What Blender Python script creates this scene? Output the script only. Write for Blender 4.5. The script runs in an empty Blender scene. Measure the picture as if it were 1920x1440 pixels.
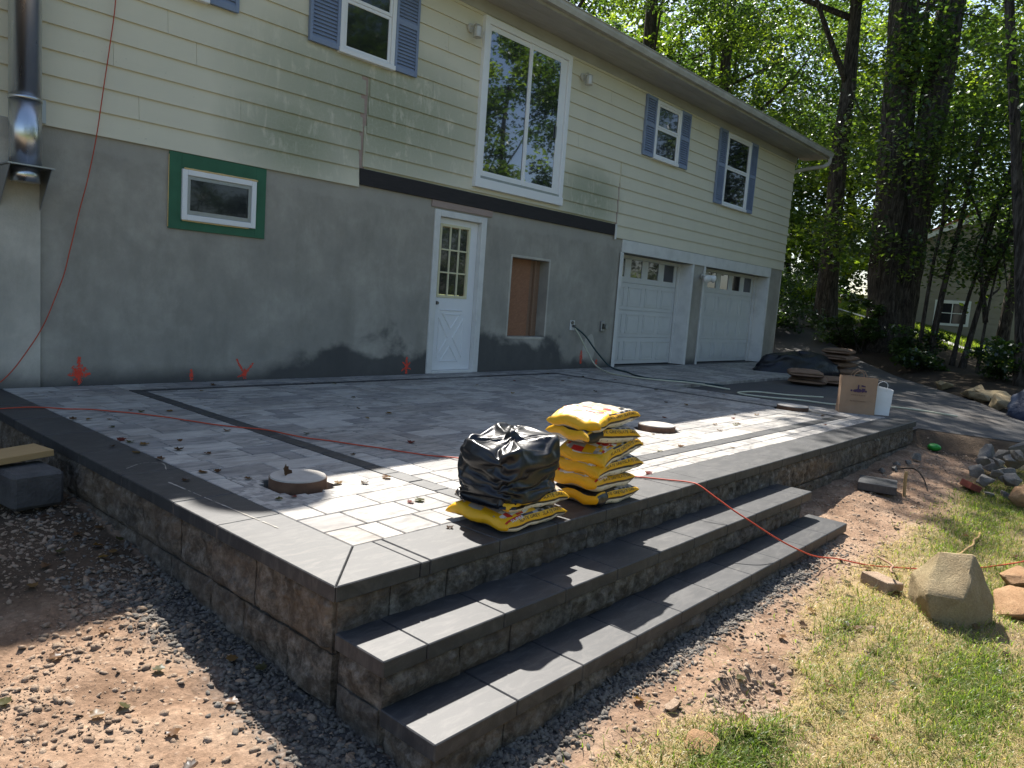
import bpy, bmesh, math, random
from mathutils import Vector, Matrix, noise, Quaternion
import numpy as np
rnd = random.Random(11)
scn = bpy.context.scene
COL = scn.collection
R = math.radians

# ------------------------------------------------------------------ camera
cd = bpy.data.cameras.new("camera"); cam = bpy.data.objects.new("camera", cd); COL.objects.link(cam)
CAMH, CAMD = 1.0529, 7.2718
cright = Vector((0.66309, -0.74500, 0.07269)); cdown = Vector((-0.03664, -0.12930, -0.99093)); cfwd = Vector((0.74764, 0.65442, -0.11303))
mw = Matrix((( cright[0], -cdown[0], -cfwd[0], 0.0), (cright[1], -cdown[1], -cfwd[1], -CAMD), (cright[2], -cdown[2], -cfwd[2], CAMH), (0, 0, 0, 1)))
cam.matrix_world = mw
cd.sensor_width = 36.0; cd.lens = 1399.53 / 1920 * 36.0; cd.clip_start = 0.05; cd.clip_end = 2000
scn.camera = cam
scn.render.resolution_x, scn.render.resolution_y = 1024, 768

# ------------------------------------------------------------------ light
SUN = Vector((0.47, 0.63, 1.0)).normalized()
EXPOSURE = 1.33
w = bpy.data.worlds.new("World"); scn.world = w; w.use_nodes = True
nt = w.node_tree; nt.nodes.clear()
sky = nt.nodes.new("ShaderNodeTexSky"); sky.sky_type = 'NISHITA'; sky.sun_disc = False
sky.sun_elevation = math.asin(SUN.z); sky.sun_rotation = math.atan2(SUN.x, SUN.y); sky.air_density = 1.0; sky.dust_density = 1.6; sky.ozone_density = 1.0
bgn = nt.nodes.new("ShaderNodeBackground"); bgn.inputs[1].default_value = 0.09
out = nt.nodes.new("ShaderNodeOutputWorld"); nt.links.new(sky.outputs[0], bgn.inputs[0]); nt.links.new(bgn.outputs[0], out.inputs[0])
ld = bpy.data.lights.new("sun", 'SUN'); ld.energy = 5.0; ld.angle = R(0.53); ld.color = (1.0, 0.95, 0.87)
sun = bpy.data.objects.new("sun", ld); COL.objects.link(sun); sun.rotation_euler = SUN.to_track_quat('Z', 'Y').to_euler(); sun.location = (10, 10, 40)
vs = scn.view_settings; vs.view_transform = 'Standard'; vs.look = 'None'; vs.exposure = EXPOSURE; vs.gamma = 1.0; vs.use_curve_mapping = False

# ------------------------------------------------------------------ material helpers
class NT:
    def __init__(s, name):
        s.m = bpy.data.materials.new(name); s.m.use_nodes = True
        s.t = s.m.node_tree; s.t.nodes.clear(); s.out = s.n("ShaderNodeOutputMaterial")
        s.g = None
    def n(s, typ, **kw):
        nd = s.t.nodes.new(typ)
        for k, v in kw.items(): setattr(nd, k, v)
        return nd
    def l(s, a, b): s.t.links.new(a, b)
    def inp(s, sock, v):
        if hasattr(v, 'is_linked') or isinstance(v, bpy.types.NodeSocket): s.l(v, sock)
        elif isinstance(v, (tuple, list)) and len(v) == 3 and sock.type == 'RGBA': sock.default_value = (*v, 1)
        else: sock.default_value = v
    def pos(s):
        if not s.g: s.g = s.n("ShaderNodeNewGeometry")
        return s.g.outputs["Position"]
    def obj(s):
        return s.n("ShaderNodeTexCoord").outputs["Object"]
    def island(s):
        if not s.g: s.g = s.n("ShaderNodeNewGeometry")
        a = s.g.outputs["Random Per Island"]; b = s.n("ShaderNodeObjectInfo").outputs["Random"]
        return s.math('FRACT', s.math('ADD', a, s.math('MULTIPLY', b, 7.13)))
    def mapv(s, v, scale=(1, 1, 1), rot=(0, 0, 0), loc=(0, 0, 0)):
        m = s.n("ShaderNodeMapping"); s.l(v, m.inputs[0]); m.inputs[1].default_value = loc; m.inputs[2].default_value = rot; m.inputs[3].default_value = scale
        return m.outputs[0]
    def noise(s, v, scale=5, detail=4, rough=0.55, dist=0.0):
        n = s.n("ShaderNodeTexNoise"); s.l(v, n.inputs["Vector"]); n.inputs["Scale"].default_value = scale; n.inputs["Detail"].default_value = detail
        n.inputs["Roughness"].default_value = rough; n.inputs["Distortion"].default_value = dist
        return n.outputs["Fac"]
    def vor(s, v, scale=5, feature='F1', out="Distance"):
        n = s.n("ShaderNodeTexVoronoi", feature=feature); s.l(v, n.inputs["Vector"]); n.inputs["Scale"].default_value = scale
        return n.outputs[out]
    def ramp(s, f, stops):
        r = s.n("ShaderNodeValToRGB"); s.inp(r.inputs[0], f); e = r.color_ramp.elements
        while len(e) < len(stops): e.new(0.5)
        for el, (p, c) in zip(e, stops):
            el.position = p; el.color = (*c, 1) if isinstance(c, (tuple, list)) else (c, c, c, 1)
        return r.outputs[0]
    def math(s, op, a, b=0.5, c=None):
        m = s.n("ShaderNodeMath", operation=op); s.inp(m.inputs[0], a); s.inp(m.inputs[1], b)
        if c is not None: s.inp(m.inputs[2], c)
        return m.outputs[0]
    def mix(s, f, a, b, mode='MIX'):
        m = s.n("ShaderNodeMix", data_type='RGBA', blend_type=mode); s.inp(m.inputs[0], f); s.inp(m.inputs[6], a); s.inp(m.inputs[7], b)
        return m.outputs[2]
    def sep(s, v):
        n = s.n("ShaderNodeSeparateXYZ"); s.l(v, n.inputs[0]); return n.outputs
    def band(s, x, lo, hi, soft):
        a = s.n("ShaderNodeMapRange", interpolation_type='SMOOTHSTEP'); s.inp(a.inputs[0], x); a.inputs[1].default_value = lo - soft; a.inputs[2].default_value = lo + soft
        b = s.n("ShaderNodeMapRange", interpolation_type='SMOOTHSTEP'); s.inp(b.inputs[0], x); b.inputs[1].default_value = hi - soft; b.inputs[2].default_value = hi + soft; b.inputs[3].default_value = 1; b.inputs[4].default_value = 0
        return s.math('MULTIPLY', a.outputs[0], b.outputs[0])
    def bump(s, h, strength=0.3, dist=0.01):
        b = s.n("ShaderNodeBump"); b.inputs["Strength"].default_value = strength; b.inputs["Distance"].default_value = dist; s.l(h, b.inputs["Height"])
        return b.outputs[0]
    def pbsdf(s, col, rough=0.8, normal=None, metal=0.0, spec=0.5, link=True, **kw):
        p = s.n("ShaderNodeBsdfPrincipled"); s.inp(p.inputs["Base Color"], col); s.inp(p.inputs["Roughness"], rough); p.inputs["Metallic"].default_value = metal
        p.inputs["Specular IOR Level"].default_value = spec
        if normal is not None: s.l(normal, p.inputs["Normal"])
        for k, v in kw.items(): s.inp(p.inputs[k.replace('_', ' ')], v)
        if link: s.l(p.outputs[0], s.out.inputs[0])
        return p.outputs[0]

def simple(name, c1, c2, scale=6, rough=0.7, bstr=0.15, bscale=60, stretch=(1, 1, 1), metal=0.0, spec=0.4, world=False, bdist=0.004):
    s = NT(name); v = s.mapv(s.pos() if world else s.obj(), stretch)
    f = s.noise(v, scale, 6, 0.6); c = s.mix(s.ramp(f, [(0.3, 0.0), (0.7, 1.0)]), c1, c2)
    isl = s.island(); c = s.mix(s.math('MULTIPLY', isl, 0.18), c, tuple(x * 0.55 for x in c1))
    s.pbsdf(c, s.math('ADD', s.math('MULTIPLY', f, 0.25), rough - 0.12), s.bump(s.noise(v, bscale, 4), bstr, bdist), metal, spec)
    return s.m

# ------------------------------------------------------------------ object helpers
def tag(o, label=None, cat=None, group=None, kind=None):
    if label: o['label'] = label
    if cat: o['category'] = cat
    if group: o['group'] = group
    if kind: o['kind'] = kind
    return o
def empty(name, loc, label=None, cat=None, group=None, rz=0.0, kind=None):
    o = bpy.data.objects.new(name, None); COL.objects.link(o); o.location = loc; o.rotation_euler = (0, 0, rz); o.empty_display_size = 0.1
    return tag(o, label, cat, group, kind)
def link(name, me, mats=None, parent=None, smooth=False, loc=None, rz=None):
    o = bpy.data.objects.new(name, me); COL.objects.link(o)
    if mats is not None and len(me.materials) == 0:
        for m in (mats if isinstance(mats, (list, tuple)) else [mats]): me.materials.append(m)
    if smooth: me.shade_smooth()
    if loc is not None: o.location = loc
    if rz is not None: o.rotation_euler = (0, 0, rz)
    if parent is not None:
        o.parent = parent; o.matrix_parent_inverse = world_of(parent).inverted()
    return o
def world_of(o):
    m = Matrix.LocRotScale(o.location, o.rotation_euler, o.scale)
    return world_of(o.parent) @ o.matrix_parent_inverse @ m if o.parent else m

class MB:
    """collects faces of one piece"""
    def __init__(s): s.v = []; s.f = []; s.mi = []
    def add(s, vs, fs, mi=0):
        b = len(s.v); s.v += [tuple(x) for x in vs]; s.f += [tuple(i + b for i in f) for f in fs]; s.mi += [mi] * len(fs); return s
    def box(s, x0, x1, y0, y1, z0, z1, mi=0):
        vs = [(x0, y0, z0), (x1, y0, z0), (x1, y1, z0), (x0, y1, z0), (x0, y0, z1), (x1, y0, z1), (x1, y1, z1), (x0, y1, z1)]
        return s.add(vs, [(0, 3, 2, 1), (4, 5, 6, 7), (0, 1, 5, 4), (1, 2, 6, 5), (2, 3, 7, 6), (3, 0, 4, 7)], mi)
    def prism(s, poly, y0, y1, mi=0):
        """poly of (x,z), extruded along y"""
        n = len(poly); vs = [(x, y0, z) for x, z in poly] + [(x, y1, z) for x, z in poly]
        fs = [tuple(range(n)), tuple(range(2 * n - 1, n - 1, -1))] + [(i, i + n, (i + 1) % n + n, (i + 1) % n) for i in range(n)]
        return s.add(vs, fs, mi)
    def plate(s, poly, z0, z1, mi=0):
        n = len(poly); vs = [(x, y, z0) for x, y in poly] + [(x, y, z1) for x, y in poly]
        fs = [tuple(range(n - 1, -1, -1)), tuple(range(n, 2 * n))] + [(i, (i + 1) % n, (i + 1) % n + n, i + n) for i in range(n)]
        return s.add(vs, fs, mi)
    def cyl(s, c, r, h, n=24, axis='z', r2=None, mi=0):
        r2 = r if r2 is None else r2; vs = []
        for k in range(2):
            for i in range(n):
                a = 2 * math.pi * i / n; rr = (r, r2)[k]; p = (rr * math.cos(a), rr * math.sin(a), h * k)
                if axis == 'y': p = (p[0], p[2], p[1])
                if axis == 'x': p = (p[2], p[0], p[1])
                vs.append((c[0] + p[0], c[1] + p[1], c[2] + p[2]))
        fs = [tuple(range(n - 1, -1, -1)), tuple(range(n, 2 * n))] + [(i, (i + 1) % n, (i + 1) % n + n, i + n) for i in range(n)]
        return s.add(vs, fs, mi)
    def mesh(s, name, bevel=0.0, seg=1, fix=True):
        me = bpy.data.meshes.new(name); me.from_pydata(s.v, [], s.f); me.polygons.foreach_set("material_index", s.mi)
        bm = bmesh.new(); bm.from_mesh(me)
        if fix: bmesh.ops.recalc_face_normals(bm, faces=bm.faces)
        if bevel > 0:
            eds = [e for e in bm.edges if len(e.link_faces) == 2 and e.calc_face_angle(0) > 0.6]
            bmesh.ops.bevel(bm, geom=eds, offset=bevel, segments=seg, affect='EDGES', profile=0.6, clamp_overlap=True)
        bm.to_mesh(me); bm.free(); return me
    def build(s, name, mats, parent=None, bevel=0.0, smooth=False, loc=None, rz=None, seg=1):
        return link(name, s.mesh(name, bevel, seg), mats, parent, smooth, loc, rz)

def tube_mesh(name, pts, rads, n=8, bark=0.0, cap=True, seed=0.0, closed=False):
    pts = [Vector(p) for p in pts]; m = len(pts); vs = []; fs = []
    if not isinstance(rads, (list, tuple)): rads = [rads] * m
    up = Vector((0, 0, 1)); prev = None
    for i, p in enumerate(pts):
        t = (pts[min(i + 1, m - 1)] - pts[max(i - 1, 0)]).normalized()
        if prev is None:
            a = t.cross(up if abs(t.z) < 0.9 else Vector((1, 0, 0))).normalized()
        else:
            a = (prev - t * prev.dot(t)).normalized()
        prev = a; b = t.cross(a)
        for k in range(n):
            an = 2 * math.pi * k / n; r = rads[i]
            if bark:
                q = Vector((math.cos(an) * 3.1, math.sin(an) * 3.1, i * 0.35 + seed)); q2 = Vector((math.cos(an) * 8, math.sin(an) * 8, i * 0.5 + seed)); r *= 1 + bark * noise.noise(q) + bark * 0.8 * noise.noise(q2)
            vs.append(p + (a * math.cos(an) + b * math.sin(an)) * r)
    for i in range(m - 1):
        for k in range(n):
            fs.append((i * n + k, i * n + (k + 1) % n, (i + 1) * n + (k + 1) % n, (i + 1) * n + k))
    if cap: fs += [tuple(range(n - 1, -1, -1)), tuple(range((m - 1) * n, m * n))]
    me = bpy.data.meshes.new(name); me.from_pydata([tuple(v) for v in vs], [], fs); me.shade_smooth(); return me

def spline(pts, n=8):
    """Catmull-Rom through points"""
    P = [Vector(p) for p in pts]; P = [P[0] * 2 - P[1]] + P + [P[-1] * 2 - P[-2]]; o = []
    for i in range(1, len(P) - 2):
        for k in range(n):
            t = k / n; a, b, c, d = P[i - 1:i + 3]
            o.append(0.5 * ((2 * b) + (c - a) * t + (2 * a - 5 * b + 4 * c - d) * t * t + (3 * b - a - 3 * c + d) * t ** 3))
    o.append(P[-2]); return o
def sst(x, a, b):
    t = min(1, max(0, (x - a) / (b - a))); return t * t * (3 - 2 * t)

# ------------------------------------------------------------------ terrain height
EDGE = [(11.2, -9.5), (12.2, -7.2), (13.2, -5.75), (15.0, -4.6), (18.6, -2.35), (21.0, -0.2), (27.0, 3.6), (60.0, 21.0)]
def edge_dist(x, y):
    """distance beyond the far edge of the driveway (positive on the planted side)"""
    best = 1e9; sg = 1
    for (ax, ay), (bx, by) in zip(EDGE, EDGE[1:]):
        dx, dy = bx - ax, by - ay; t = max(0, min(1, ((x - ax) * dx + (y - ay) * dy) / (dx * dx + dy * dy)))
        px, py = ax + dx * t, ay + dy * t; d = math.hypot(x - px, y - py)
        if d < best: best = d; sg = 1 if (dx * (y - ay) - dy * (x - ax)) < 0 else -1
    return best * sg
def drive_z(x, y):
    d = -0.05 - 0.05 * sst(-y, 3.5, 5.2) - 0.13 * max(0, -y - 5.0) * 0.8
    far = min(2.6, max(-0.5, 0.75 + 0.24 * (y + 0.8)))
    k = sst(x, 16.5, 24.0)
    return d * (1 - k) + far * k
def lot_edge(y): return 9.55 + max(0.0, -5.2 - y) * 1.05
def terrain(x, y):
    yy = max(-40.0, min(y, 3.0)); front = -0.30 + 0.085 * (max(yy, -9) + 3) + 0.02 * (max(yy, -40) + 9 if yy < -9 else 0)
    if yy > -3: front = -0.30 + 0.02 * (yy + 3)
    front += 0.025 * (max(1.5, min(x, 10.5)) - 1.5)
    near = 1.0 if (-3 < x < 11 and -9 < y < -2) else 0.35
    front += near * (0.022 * noise.noise((x * 1.3, y * 1.3, 0.3)) + 0.016 * noise.noise((x * 4.1, y * 4.1, 2.3)) + 0.012 * noise.noise((x * 11, y * 11, 5.0)) + 0.006 * noise.noise((x * 23, y * 23, 8.0)))
    hd = math.hypot((x - 2.98) / 0.24, (y + 6.17) / 0.13)
    if hd < 2: front += -0.075 * math.exp(-hd * hd * 1.3) + 0.03 * math.exp(-((hd - 1.35) / 0.35) ** 2)
    front += 0.05 * math.exp(-(((x - 0.35) / 0.5) ** 2 + ((y + 5.2) / 0.6) ** 2))
    if x < 9.3: z = front
    else:
        dz = drive_z(x, y); e = edge_dist(x, y)
        if e > 0: dz += 0.22 * sst(e, 0, 1.8) + 0.05 * noise.noise((x * 0.9, y * 0.9, 7)) * sst(e, 0, 1)
        k = sst(x - lot_edge(y), -0.28, 0.10) if y < -5.0 else 1.0
        z = front * (1 - k) + dz * k
    return z
# ------------------------------------------------------------------ materials
def m_paver():
    s = NT("paver_stone"); p = s.pos(); isl = s.island()
    off = s.n("ShaderNodeCombineXYZ"); s.inp(off.inputs[0], s.math('MULTIPLY', isl, 37.0)); s.inp(off.inputs[1], s.math('MULTIPLY', isl, 91.0))
    add = s.n("ShaderNodeVectorMath", operation='ADD'); s.l(p, add.inputs[0]); s.l(off.outputs[0], add.inputs[1]); v = add.outputs[0]
    f = s.noise(s.mapv(v, (1.0, 3.2, 1.0)), 5.5, 6, 0.62, 0.8)
    c = s.ramp(f, [(0.27, (0.095, 0.092, 0.092)), (0.42, (0.25, 0.236, 0.217)), (0.58, (0.40, 0.375, 0.34)), (0.78, (0.53, 0.495, 0.45))])
    c = s.mix(s.ramp(isl, [(0.0, 0.62), (0.5, 0.0), (1.0, 0.0)]), c, (0.17, 0.167, 0.17))
    c = s.mix(s.ramp(isl, [(0.6, 0.0), (1.0, 0.45)]), c, (0.56, 0.53, 0.485))
    fine = s.noise(v, 160, 3, 0.7); c = s.mix(0.25, c, s.ramp(fine, [(0.35, 0.15), (0.65, 0.5)]), 'OVERLAY')
    dirt = s.noise(p, 1.1, 5, 0.6); c = s.mix(s.ramp(dirt, [(0.5, 0.0), (0.78, 0.55)]), c, (0.20, 0.165, 0.13))
    h = s.math('ADD', s.math('MULTIPLY', f, 0.6), s.math('MULTIPLY', fine, 0.4))
    s.pbsdf(c, 0.72, s.bump(h, 0.35, 0.004), spec=0.35); return s.m
def m_charcoal(name="charcoal_slab", tone=1.0):
    s = NT(name); p = s.pos(); isl = s.island()
    f = s.noise(s.mapv(p, (1, 1.4, 1)), 4.5, 8, 0.72, 0.9); fine = s.noise(p, 220, 3, 0.75)
    c = s.ramp(f, [(0.25, tuple(x * tone for x in (0.017, 0.018, 0.021))), (0.55, tuple(x * tone for x in (0.031, 0.032, 0.035))), (0.8, tuple(x * tone for x in (0.058, 0.058, 0.060)))])
    c = s.mix(s.math('MULTIPLY', isl, 0.35), c, (0.024, 0.025, 0.027))
    c = s.mix(s.ramp(s.noise(s.mapv(p, (1, 3, 1)), 7, 6, 0.7, 1.2), [(0.48, 0.0), (0.74, 0.5)]), c, (0.12, 0.113, 0.105))
    c = s.mix(s.ramp(fine, [(0.66, 0.0), (0.74, 0.5)]), c, (0.30, 0.29, 0.28))
    s.pbsdf(c, s.math('ADD', 0.43, s.math('MULTIPLY', f, 0.2)), s.bump(s.math('ADD', fine, s.math('MULTIPLY', f, 0.5)), 0.22, 0.003), spec=0.5); return s.m
def m_block():
    s = NT("split_face_block"); p = s.pos(); isl = s.island()
    f = s.noise(p, 14, 9, 0.78, 0.12); big = s.noise(s.mapv(p, (1, 1, 2.2)), 2.3, 4, 0.6, 0.5); fine = s.noise(p, 48, 6, 0.75)
    c = s.ramp(f, [(0.34, (0.028, 0.025, 0.022)), (0.47, (0.10, 0.086, 0.07)), (0.57, (0.21, 0.185, 0.155)), (0.70, (0.38, 0.345, 0.30))])
    c = s.mix(s.ramp(big, [(0.42, 0.0), (0.68, 0.42)]), c, s.mix(f, (0.16, 0.095, 0.052), (0.30, 0.21, 0.13)))
    c = s.mix(s.math('MULTIPLY', isl, 0.4), c, (0.115, 0.10, 0.09))
    h = s.math('ADD', s.math('MULTIPLY', f, 0.8), s.math('MULTIPLY', fine, 0.35))
    s.pbsdf(c, 0.9, s.bump(h, 1.0, 0.035), spec=0.2); return s.m
def m_concrete(name, tint=1.0):
    """old poured foundation: blotchy, with damp at the foot"""
    s = NT(name); p = s.pos(); X, Y_, Z_ = s.sep(p)
    f = s.noise(p, 1.5, 9, 0.70, 0.15); f2 = s.noise(s.mapv(p, (1.6, 1.6, 0.6)), 2.2, 8, 0.68, 0.1); fine = s.noise(p, 55, 5, 0.7)
    c = s.ramp(f, [(0.22, tuple(tint * x for x in (0.18, 0.17, 0.15))), (0.5, tuple(tint * x for x in (0.238, 0.22, 0.188))), (0.78, tuple(tint * x for x in (0.335, 0.312, 0.268)))])
    c = s.mix(s.ramp(f2, [(0.47, 0.0), (0.72, 0.4)]), c, (0.125 * tint, 0.12 * tint, 0.10 * tint))
    c = s.mix(s.ramp(fine, [(0.6, 0.0), (0.8, 0.35)]), c, (0.36, 0.345, 0.32))
    edge = s.math('ADD', s.math('MULTIPLY', s.noise(s.mapv(p, (1, 1, 1.3)), 1.1, 5, 0.55, 0.3), 1.0), -0.20)
    right = s.band(X, 4.6, 9.75, 0.55); edge = s.math('MULTIPLY', edge, s.math('ADD', 0.30, s.math('MULTIPLY', right, 1.05)))
    damp = s.n("ShaderNodeMapRange", interpolation_type='SMOOTHSTEP'); s.l(s.math('SUBTRACT', edge, Z_), damp.inputs[0]); damp.inputs[1].default_value = -0.10; damp.inputs[2].default_value = 0.10
    c = s.mix(s.math('MULTIPLY', damp.outputs[0], 0.82), c, (0.045, 0.047, 0.05))
    top = s.band(s.math('ADD', Z_, s.math('MULTIPLY', s.noise(p, 6, 4), 0.22)), 2.16, 3.0, 0.03); c = s.mix(s.math('MULTIPLY', top, 0.5), c, (0.37, 0.345, 0.30))
    s.pbsdf(c, 0.88, s.bump(s.math('ADD', s.math('MULTIPLY', f2, 0.6), s.math('MULTIPLY', fine, 0.5)), 0.5, 0.012), spec=0.25); return s.m
def m_siding():
    s = NT("painted_siding"); p = s.pos(); X, Y_, Z_ = s.sep(p); isl = s.island()
    f = s.noise(s.mapv(p, (0.6, 1, 3)), 2.0, 5, 0.6); c = s.mix(f, (0.70, 0.65, 0.505), (0.62, 0.58, 0.455))
    c = s.mix(s.math('MULTIPLY', isl, 0.12), c, (0.60, 0.56, 0.44))
    def blob(cx, cz, rx, rz):
        a = s.math('POWER', s.math('DIVIDE', s.math('SUBTRACT', X, cx), rx), 2.0); b = s.math('POWER', s.math('DIVIDE', s.math('SUBTRACT', Z_, cz), rz), 2.0)
        return s.math('SUBTRACT', 1.0, s.math('MINIMUM', s.math('ADD', a, b), 1.0))
    al = s.math('MAXIMUM', blob(5.6, 3.15, 2.1, 0.95), s.math('MAXIMUM', blob(4.5, 2.6, 0.95, 0.6), blob(9.85, 2.75, 1.0, 0.6)))
    streak = s.noise(s.mapv(p, (3.0, 1, 0.8)), 4.0, 7, 0.68, 0.6); patch = s.noise(p, 3.2, 6, 0.65, 0.8)
    m = s.math('MULTIPLY', al, s.ramp(s.math('ADD', s.math('MULTIPLY', streak, 0.5), s.math('MULTIPLY', patch, 0.5)), [(0.33, 0.0), (0.48, 1.0)]))
    c = s.mix(s.math('MULTIPLY', m, 0.9), c, (0.285, 0.30, 0.205))
    crawl = s.ramp(s.vor(s.mapv(p, (7, 7, 7)), 2.2, 'DISTANCE_TO_EDGE'), [(0.02, 1.0), (0.06, 0.0)]); c = s.mix(s.math('MULTIPLY', s.math('MULTIPLY', crawl, m), 0.12), c, (0.66, 0.62, 0.49))
    spots = s.ramp(s.noise(p, 26, 3, 0.5), [(0.70, 0.0), (0.76, 1.0)]); c = s.mix(s.math('MULTIPLY', spots, 0.35), c, (0.30, 0.285, 0.24))
    grime = s.ramp(s.noise(s.mapv(p, (1.2, 1, 0.35)), 1.4, 6, 0.6), [(0.5, 0.0), (0.8, 0.4)]); c = s.mix(grime, c, (0.52, 0.49, 0.40))
    s.pbsdf(c, 0.62, s.bump(s.noise(s.mapv(p, (2, 1, 14)), 10, 5), 0.12, 0.004), spec=0.35); return s.m
def m_white(name, c=(0.74, 0.73, 0.70), wear=0.5):
    s = NT(name); p = s.pos(); f = s.noise(p, 3.5, 6, 0.62); col = s.mix(s.ramp(f, [(0.45, 0.0), (0.8, wear)]), c, tuple(x * 0.72 for x in c))
    g = s.noise(s.mapv(p, (5, 5, 1.2)), 7, 6, 0.7, 0.5); col = s.mix(s.ramp(g, [(0.66, 0.0), (0.74, wear)]), col, (0.30, 0.27, 0.24))
    s.pbsdf(col, 0.5, s.bump(g, 0.12, 0.003), spec=0.4); return s.m
def m_glass(name, tint=(0.012, 0.014, 0.018), refl=0.28):
    s = NT(name); p = s.pos(); wav = s.noise(s.mapv(p, (1, 1, 1)), 1.3, 2, 0.4)
    a = s.pbsdf(tint, 0.06, None, spec=0.5, link=False)
    g = s.n("ShaderNodeBsdfGlossy"); g.inputs["Roughness"].default_value = 0.015; g.inputs["Color"].default_value = (0.86, 0.9, 1, 1); s.l(s.bump(wav, 0.05, 0.02), g.inputs["Normal"])
    lw = s.n("ShaderNodeFresnel"); lw.inputs[0].default_value = 1.5
    mx = s.n("ShaderNodeMixShader"); s.l(s.math('ADD', lw.outputs[0], refl), mx.inputs[0]); s.l(a, mx.inputs[1]); s.l(g.outputs[0], mx.inputs[2]); s.l(mx.outputs[0], s.out.inputs[0]); return s.m
def m_leaf(name, trans=1.0, gloss=0.06):
    s = NT(name); at = s.n("ShaderNodeAttribute", attribute_name="tint"); c = at.outputs["Color"]
    d = s.n("ShaderNodeBsdfDiffuse"); s.l(c, d.inputs[0])
    t = s.n("ShaderNodeBsdfTranslucent"); s.l(s.mix(1.0, c, (2.1 * trans, 2.3 * trans, 0.85 * trans), 'MULTIPLY'), t.inputs[0])
    g = s.n("ShaderNodeBsdfGlossy"); g.inputs["Roughness"].default_value = 0.38; g.inputs["Color"].default_value = (0.9, 0.95, 1, 1)
    m1 = s.n("ShaderNodeMixShader"); m1.inputs[0].default_value = 0.5; s.l(d.outputs[0], m1.inputs[1]); s.l(t.outputs[0], m1.inputs[2])
    m2 = s.n("ShaderNodeMixShader"); m2.inputs[0].default_value = gloss; s.l(m1.outputs[0], m2.inputs[1]); s.l(g.outputs[0], m2.inputs[2]); s.l(m2.outputs[0], s.out.inputs[0]); return s.m
def m_bark():
    s = NT("tree_bark"); v = s.mapv(s.pos(), (5, 5, 0.9)); f = s.noise(v, 3.2, 7, 0.7, 0.8)
    s.pbsdf(s.ramp(f, [(0.34, (0.014, 0.012, 0.010)), (0.52, (0.06, 0.051, 0.042)), (0.72, (0.16, 0.14, 0.12))]), 0.95, s.bump(f, 1.0, 0.05), spec=0.1); return s.m
def m_ground():
    s = NT("yard_ground"); p = s.pos(); at = s.n("ShaderNodeAttribute", attribute_name="mask"); sc = s.n("ShaderNodeSeparateColor"); s.l(at.outputs["Color"], sc.inputs[0])
    gr, st, gv = sc.outputs; litter_shade = at.outputs["Alpha"]
    f = s.noise(p, 3.5, 7, 0.65, 0.3); fine = s.noise(p, 38, 6, 0.72); peb = s.vor(p, 34, 'F1'); pc = s.vor(p, 34, 'F1', "Color")
    soil = s.ramp(f, [(0.28, (0.13, 0.078, 0.048)), (0.5, (0.285, 0.185, 0.122)), (0.75, (0.44, 0.315, 0.22))])
    soil = s.mix(0.6, soil, s.ramp(fine, [(0.3, 0.08), (0.7, 0.62)]), 'OVERLAY')
    pebm = s.math('MULTIPLY', s.ramp(peb, [(0.22, 1.0), (0.34, 0.0)]), s.ramp(s.noise(p, 12, 4), [(0.5, 0.0), (0.62, 1.0)]))
    soil = s.mix(s.math('MULTIPLY', pebm, 0.6), soil, (0.40, 0.30, 0.22))
    grav = s.mix(pc, (0.09, 0.085, 0.08), (0.26, 0.25, 0.235)); grav = s.mix(s.ramp(peb, [(0.25, 0.0), (0.5, 0.85)]), grav, (0.045, 0.043, 0.042))
    straw = s.mix(fine, (0.24, 0.17, 0.085), (0.46, 0.36, 0.20)); grass = s.mix(fine, (0.05, 0.062, 0.018), (0.12, 0.14, 0.045))
    litter_shade_col = s.mix(fine, (0.022, 0.018, 0.013), (0.07, 0.052, 0.036))  # leaf litter tone, also used to paint house shade on the left soil
    c = s.mix(gv, soil, grav); c = s.mix(st, c, straw); c = s.mix(gr, c, grass); c = s.mix(litter_shade, c, litter_shade_col)
    h = s.math('ADD', s.math('ADD', s.math('MULTIPLY', fine, 0.7), s.math('MULTIPLY', f, 0.5)), s.math('MULTIPLY', s.math('SUBTRACT', 0.5, peb), s.math('ADD', s.math('MULTIPLY', gv, 0.8), s.math('MULTIPLY', pebm, 0.6))))
    s.pbsdf(c, 0.95, s.bump(h, 0.9, 0.02), spec=0.15); return s.m
def m_asphalt():
    s = NT("driveway_asphalt"); p = s.pos(); f = s.noise(p, 1.2, 6, 0.6); fine = s.noise(p, 90, 4, 0.75)
    c = s.mix(f, (0.045, 0.044, 0.045), (0.095, 0.092, 0.09)); c = s.mix(s.ramp(fine, [(0.55, 0.0), (0.75, 0.5)]), c, (0.17, 0.165, 0.16))
    c = s.mix(s.ramp(s.noise(p, 0.7, 5, 0.6), [(0.52, 0.0), (0.72, 0.6)]), c, (0.15, 0.125, 0.10))
    s.pbsdf(c, 0.85, s.bump(fine, 0.5, 0.006), spec=0.3); return s.m
def m_metal(name, c=(0.62, 0.64, 0.66), rough=0.22):
    s = NT(name); p = s.pos(); f = s.noise(s.mapv(p, (6, 6, 0.7)), 4, 5, 0.6)
    s.pbsdf(s.mix(f, c, tuple(x * 0.75 for x in c)), s.math('ADD', rough, s.math('MULTIPLY', f, 0.14)), s.bump(f, 0.06, 0.004), metal=1.0); return s.m
def m_osb():
    s = NT("strand_board"); p = s.pos(); v = s.mapv(p, (1, 1, 1), (0, 0.5, 0)); a = s.vor(s.mapv(v, (22, 22, 60)), 1.0, 'F1', "Color"); b = s.noise(p, 30, 4)
    s.pbsdf(s.mix(b, s.mix(a, (0.30, 0.135, 0.075), (0.42, 0.21, 0.12)), (0.24, 0.125, 0.075)), 0.8, s.bump(b, 0.3, 0.004), spec=0.2); return s.m
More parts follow.
